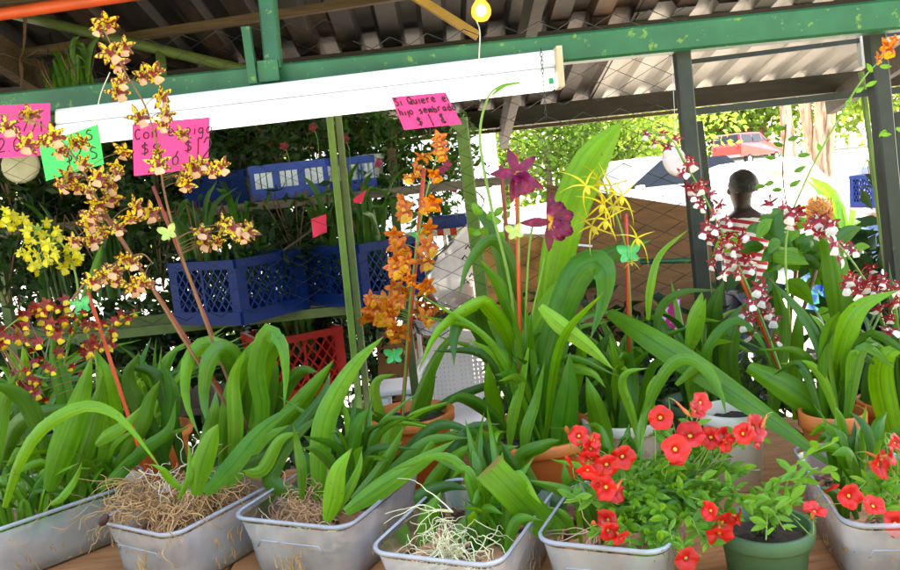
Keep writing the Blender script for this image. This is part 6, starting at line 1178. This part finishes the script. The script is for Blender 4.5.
# ---- cars
C_GLASS = mat('dark car glass', (.02, .022, .025), .3, spec=.3); C_TYRE = mat('black tyre rubber', (.02, .02, .02), .8); C_CHROME = mat('chrome trim', (.6, .6, .6), .2, 1.0)
def car(pos, head, paint, label, L=4.5, W=1.75, H=1.55, kind='suv'):
    t = thing('parked_car', pos, label, 'car', 'cars parked in the bright lot'); pos = Vector(pos); fx = Vector((math.cos(head), math.sin(head), 0)); sx = Vector((-fx.y, fx.x, 0)); P = lambda x, y, z: pos + fx * x + sx * y + Vector((0, 0, z)); mb = MB()
    if kind == 'suv': prof = [(-.50, .30), (-.50, .62), (-.485, .66), (-.47, .98), (-.46, 1.0), (-.20, 1.0), (.0, .98), (.16, .66), (.20, .64), (.46, .56), (.50, .46), (.50, .28)]
    elif kind == 'pickup': prof = [(-.50, .34), (-.50, .62), (-.49, .64), (-.10, .64), (-.09, .66), (-.06, .98), (.10, 1.0), (.24, .68), (.28, .65), (.47, .60), (.5, .5), (.5, .3)]
    else: prof = [(-.50, .32), (-.50, .60), (-.48, .66), (-.34, .68), (-.30, .70), (-.18, .98), (.06, 1.0), (.22, .68), (.27, .65), (.47, .54), (.50, .44), (.50, .28)]
    rows = []
    for v, sc, dz in ((-.5, .0, 0), (-.5, .98, 0), (-.47, 1.0, 0), (.47, 1.0, 0), (.5, .98, 0), (.5, .0, 0)):
        rows.append([P(x * L * (.99 if abs(v) == .5 else 1), v * W * (1 - max(0, z - .66) * .45), z * H if sc else .6 * H * 0 + z * H) for x, z in prof])
    mb.grid(rows[1:5], 0, False, False)
    for rr_, fl_ in ((rows[1], 1), (rows[4], 0)): mb.add(rr_, [tuple(range(len(rr_)))])
    nP = len(prof); mb.add([rows[i][0] for i in range(1, 5)] + [rows[i][-1] for i in range(1, 5)], [(0, 1, 5, 4), (1, 2, 6, 5), (2, 3, 7, 6)]); o = mb.build('body', paint, t, False)
    def pane(x0, z0, x1, z1, x2, z2, x3, z3, s, nm='window'):
        mb = MB(); yo = lambda z: s * (W * .5 * (1 - max(0, z - .66) * .45) + .006); mb.add([P(x * L, yo(z), z * H) for x, z in ((x0, z0), (x1, z1), (x2, z2), (x3, z3))], [(0, 1, 2, 3)]); mb.build(nm, C_GLASS, t, False)
    for s in (-1, 1):
        if kind == 'suv': pane(-.44, .69, -.22, .69, -.22, .95, -.43, .95, s); pane(-.20, .69, .0, .69, -.01, .94, -.20, .95, s); pane(.02, .69, .13, .69, .02, .90, .01, .94, s)
        else: pane(-.25, .71, -.06, .71, -.06, .94, -.17, .94, s); pane(-.04, .71, .17, .71, .05, .95, -.04, .95, s)
        mb = MB(); c = P(.14 * L, s * (W * .5 + .07), .70 * H); mb.box(c, (.10, .16, .12), 0, head, .02); mb.build('mirror', paint, t, True)
        for x in (-.31, .32):
            c = P(x * L, s * (W * .5 - .10), .33); wl = MB(); wl.lathe(c, [(.20, -.10), (.30, -.11), (.33, -.07), (.33, .07), (.30, .11), (.20, .115)], 28, 0, sx * s); w_ = wl.build('wheel', C_TYRE, t, True); wl = MB(); wl.lathe(c, [(.205, .10), (.19, .08), (.06, .10), (.001, .105)], 16, 0, sx * s); wl.build('rim', C_CHROME, w_, True)
        mb = MB(); mb.box(P(.493 * L, s * W * .36, .50 * H), (.06, .34, .13), 0, head, .02); mb.build('headlight', mat('headlight lens', (.8, .82, .85), .1), t, True)
        mb = MB(); mb.box(P(-.497 * L, s * W * .40, .58 * H), (.04, .2, .2), 0, head, .02); mb.build('tail_light', mat('tail light lens', (.5, .01, .01), .2), t, True)
    for nm, a, b, za, zb in (('windscreen', {'suv': .15, 'pickup': .235, 'sedan': .215}[kind], {'suv': .008, 'pickup': .11, 'sedan': .07}[kind], .68, .965), ('rear_window', {'suv': -.484, 'pickup': -.086, 'sedan': -.295}[kind], {'suv': -.472, 'pickup': -.064, 'sedan': -.19}[kind], .70, .95)):
        mb = MB(); d = .012 * (1 if nm == 'windscreen' else -1); k0 = .43 * (1 - max(0, za - .66) * .45); k1 = .43 * (1 - max(0, zb - .66) * .45); mb.add([P(a * L + d, -k0 * W, za * H + .012), P(a * L + d, k0 * W, za * H + .012), P(b * L + d, k1 * W, zb * H + .012), P(b * L + d, -k1 * W, zb * H + .012)], [(0, 1, 2, 3)]); mb.build(nm, C_GLASS, t, False)
    mb = MB(); mb.box(P(.502 * L, 0, .43 * H), (.03, W * .5, .16), 0, head); mb.build('grille', C_TYRE, t, False); mb = MB(); mb.box(P(.505 * L, 0, .30 * H), (.08, W * .96, .16), 0, head, .03); mb.box(P(-.505 * L, 0, .32 * H), (.08, W * .96, .16), 0, head, .03); mb.build('bumper', mat('grey bumper', (.25, .25, .26), .5), t, False)
    return t
C_WPAINT = mat('white car paint', (.80, .80, .80), .3, var=.03, coat=.5); C_RPAINT = mat('red car paint', (.50, .015, .012), .3, var=.05, coat=.5)
def carpos(px, py, Y): q_ = at(px, py, Y); return (q_.x, Y, gz(Y))
car(carpos(748, 150, 46), R(38), C_RPAINT, 'red sport utility car parked far back, left of the peeling tree trunks', 4.6, 1.85, 1.85, 'suv')
car(carpos(752, 180, 12.5), R(262), C_WPAINT, 'white car facing the stall, behind the head of the person in stripes', 4.5, 1.8, 1.38, 'sedan')
car(carpos(655, 190, 13), R(190), C_WPAINT, 'white pickup parked behind the brown board', 5.0, 1.8, 1.6, 'pickup')
tk = thing('box_truck', carpos(395, 180, 15), 'white box truck with small red dashes, seen past the pink note', 'truck'); tp_ = Vector(tk.location); mb = MB(); mb.box(tp_ + Vector((.2, 0, 1.45)), (3.4, 2.2, 1.7), 0, 0, .04); mb.build('cargo_box', C_WPAINT, tk, False)
mb = MB()
for i in range(5): mb.box(tp_ + Vector((-.9 + .5 * i, -1.103, 1.85)), (.30, .012, .07))
mb.build('red_dashes', mat('red marker', (.6, .02, .02), .4), tk, False)
mb = MB(); mb.box(tp_ + Vector((-2.2, 0, 1.1)), (1.3, 2.0, 1.5), 0, 0, .12); mb.build('cab', C_WPAINT, tk, False); mb = MB(); mb.box(tp_ + Vector((-2.25, -1.002, 1.5)), (.7, .012, .5)); mb.build('window', C_GLASS, tk, False)
for x in (-2.1, 1.3):
    for s in (-1, 1): mb = MB(); mb.lathe(tp_ + Vector((x, s * .95, .42)), [(.001, .12), (.25, .12), (.40, .11), (.42, .06), (.42, -.1), (.001, -.1)], 24, 0, (0, s, 0)); mb.build('wheel', C_TYRE, tk, True)
# ---- red fence and far houses
fe = thing('red_fence', carpos(742, 128, 60), 'red corrugated fence at the far side of the lot', 'fence'); a = Vector(fe.location); mb = MB(); prof = []
x = -2.4
while x < 2.0: prof += [(x, 0), (x + .15, 0), (x + .2, .06), (x + .35, .06)]; x += .4
mb.grid([[(a.x + px_, 60 + d, gz(60) + z) for px_, d in prof] for z in (0, 3.1)], 0, False); mb.build('panel', mat('glare paled red sheet', (.45, .16, .13), .6, var=.2), fe, False)  # glare over the lot put into the paled red
# ---- trees
def tree(px, y, h, rad, label, seed, n=2600, L=.28, m=None, trunk=True, gap=0.0, name='tree', group='trees beyond the lot', cz=.62):
    c = at(px, 200, y); b = Vector((c.x, y, gz(y) - .05)); t = thing(name, b, label, 'tree', group); r = random.Random(seed); mb = MB(); top = b + Vector((0, 0, h * cz))
    mb.tube(spline([b, b + Vector((.1, 0, h * .3)), top], 10), [.05 * h * (1 - .07 * i) * .5 for i in range(10)], 8)
    for k in range(7): a = r.uniform(0, 6.28); s = b.lerp(top, r.uniform(.5, .95)); e = s + Vector((math.cos(a) * rad * .8, math.sin(a) * rad * .8, h * r.uniform(.05, .3))); mb.tube(spline([s, s.lerp(e, .5) + Vector((0, 0, .1)), e], 7), [.012 * h * (1 - .11 * i) for i in range(7)], 5)
    mb.build('trunk', mat('grey brown bark', (.16, .12, .08), .9, var=.35, scale=8, bump=.6), t, True)
    mb = MB(); bushmesh(mb, b + Vector((0, 0, h * (cz + .04))), (rad, rad * .8, h * (1 - cz) * .9), n, L, r, 0, clumps=26, aspect=.55); mb.build('crown', m or C_FARLEAF, t, True); return t
TL = ['pale green bushy tree beyond the lot', 'light green feathery tree beyond the lot', 'yellow green round tree beyond the lot']
for i, (px, y, h, rad, n) in enumerate(((505, 24, 4.2, 1.4, 2400), (548, 22, 4.6, 1.5, 2600), (590, 25, 4.6, 1.6, 2600), (628, 23, 4.2, 1.5, 2400), (668, 27, 4.8, 1.8, 2600), (410, 26, 4.6, 1.5, 2000), (372, 24, 4.2, 1.4, 2000), (664, 38, 6.4, 2.2, 2400), (760, 60, 8.5, 4.0, 2600), (720, 62, 8.5, 4.2, 2600), (680, 58, 8.0, 4.0, 2400), (830, 60, 8.5, 4.2, 2400), (890, 58, 8.0, 4.2, 2400), (640, 60, 8.0, 4.0, 2400), (330, 30, 5, 2.0, 2000), (270, 28, 5, 2.2, 2000), (200, 26, 5, 2.2, 2000), (120, 26, 5, 2.2, 2000), (40, 25, 5, 2.2, 2000))):
    tree(px, y, h, rad, 'sunlit green tree beyond the bright parking lot', 700 + i, n, .24 if y < 40 else .55, None, cz=.5)
# tree of peeling pale stems
c = at(812, 196, 15); pt = thing('peeling_tree', (c.x, 15, gz(15)), 'thick tree of several pale peeling trunks behind the lower rail', 'tree'); r = random.Random(6); C_PEEL = mat('pale peeling bark', (.50, .36, .24), .85, var=.35, scale=3, bump=.5, stretch=(3, 3, .5), dirt=((.20, .11, .06), .48, .6, 2.5))
for k in range(9):
    a = Vector((c.x + r.uniform(-.32, .32), 15 + r.uniform(-.25, .25), gz(15) - .05)); e = Vector((c.x + (a.x - c.x) * 2.4 + r.uniform(-.2, .2), 15 + r.uniform(-.5, .5), gz(15) + r.uniform(3, 3.9))); mb = MB(); q_ = r.uniform(.06, .13); mb.tube(spline([a, a.lerp(e, .5) + Vector((r.uniform(-.1, .1), 0, 0)), e], 12), [q_ * (1.25 - .06 * i) for i in range(12)], 9); mb.build('trunk', C_PEEL, pt, True)
mb = MB(); bushmesh(mb, Vector((c.x + .2, 15, gz(15) + 4.2)), (1.6, 1.2, .9), 1800, .22, r, 0, clumps=18, aspect=.5); bushmesh(mb, Vector((c.x + .75, 14.6, gz(15) + 2.1)), (.25, .2, .25), 160, .16, r, 0, clumps=4, aspect=.5); mb.build('crown', C_FARLEAF, pt, True)
# banana like plant right of the tree
b = at(852, 196, 9); pl_ = thing('large_leaf_plant', (b.x - .1, 9, gz(9)), 'upright plant with large pale green leaves beside the thin green post', 'plant'); r = random.Random(12); mb = MB(); strapmesh(mb, Vector((b.x - .1, 9, gz(9))), 12, (.8, 1.5), (.12, .2), r, 0, .6); mb.build('foliage', C_SMALL, pl_, True)
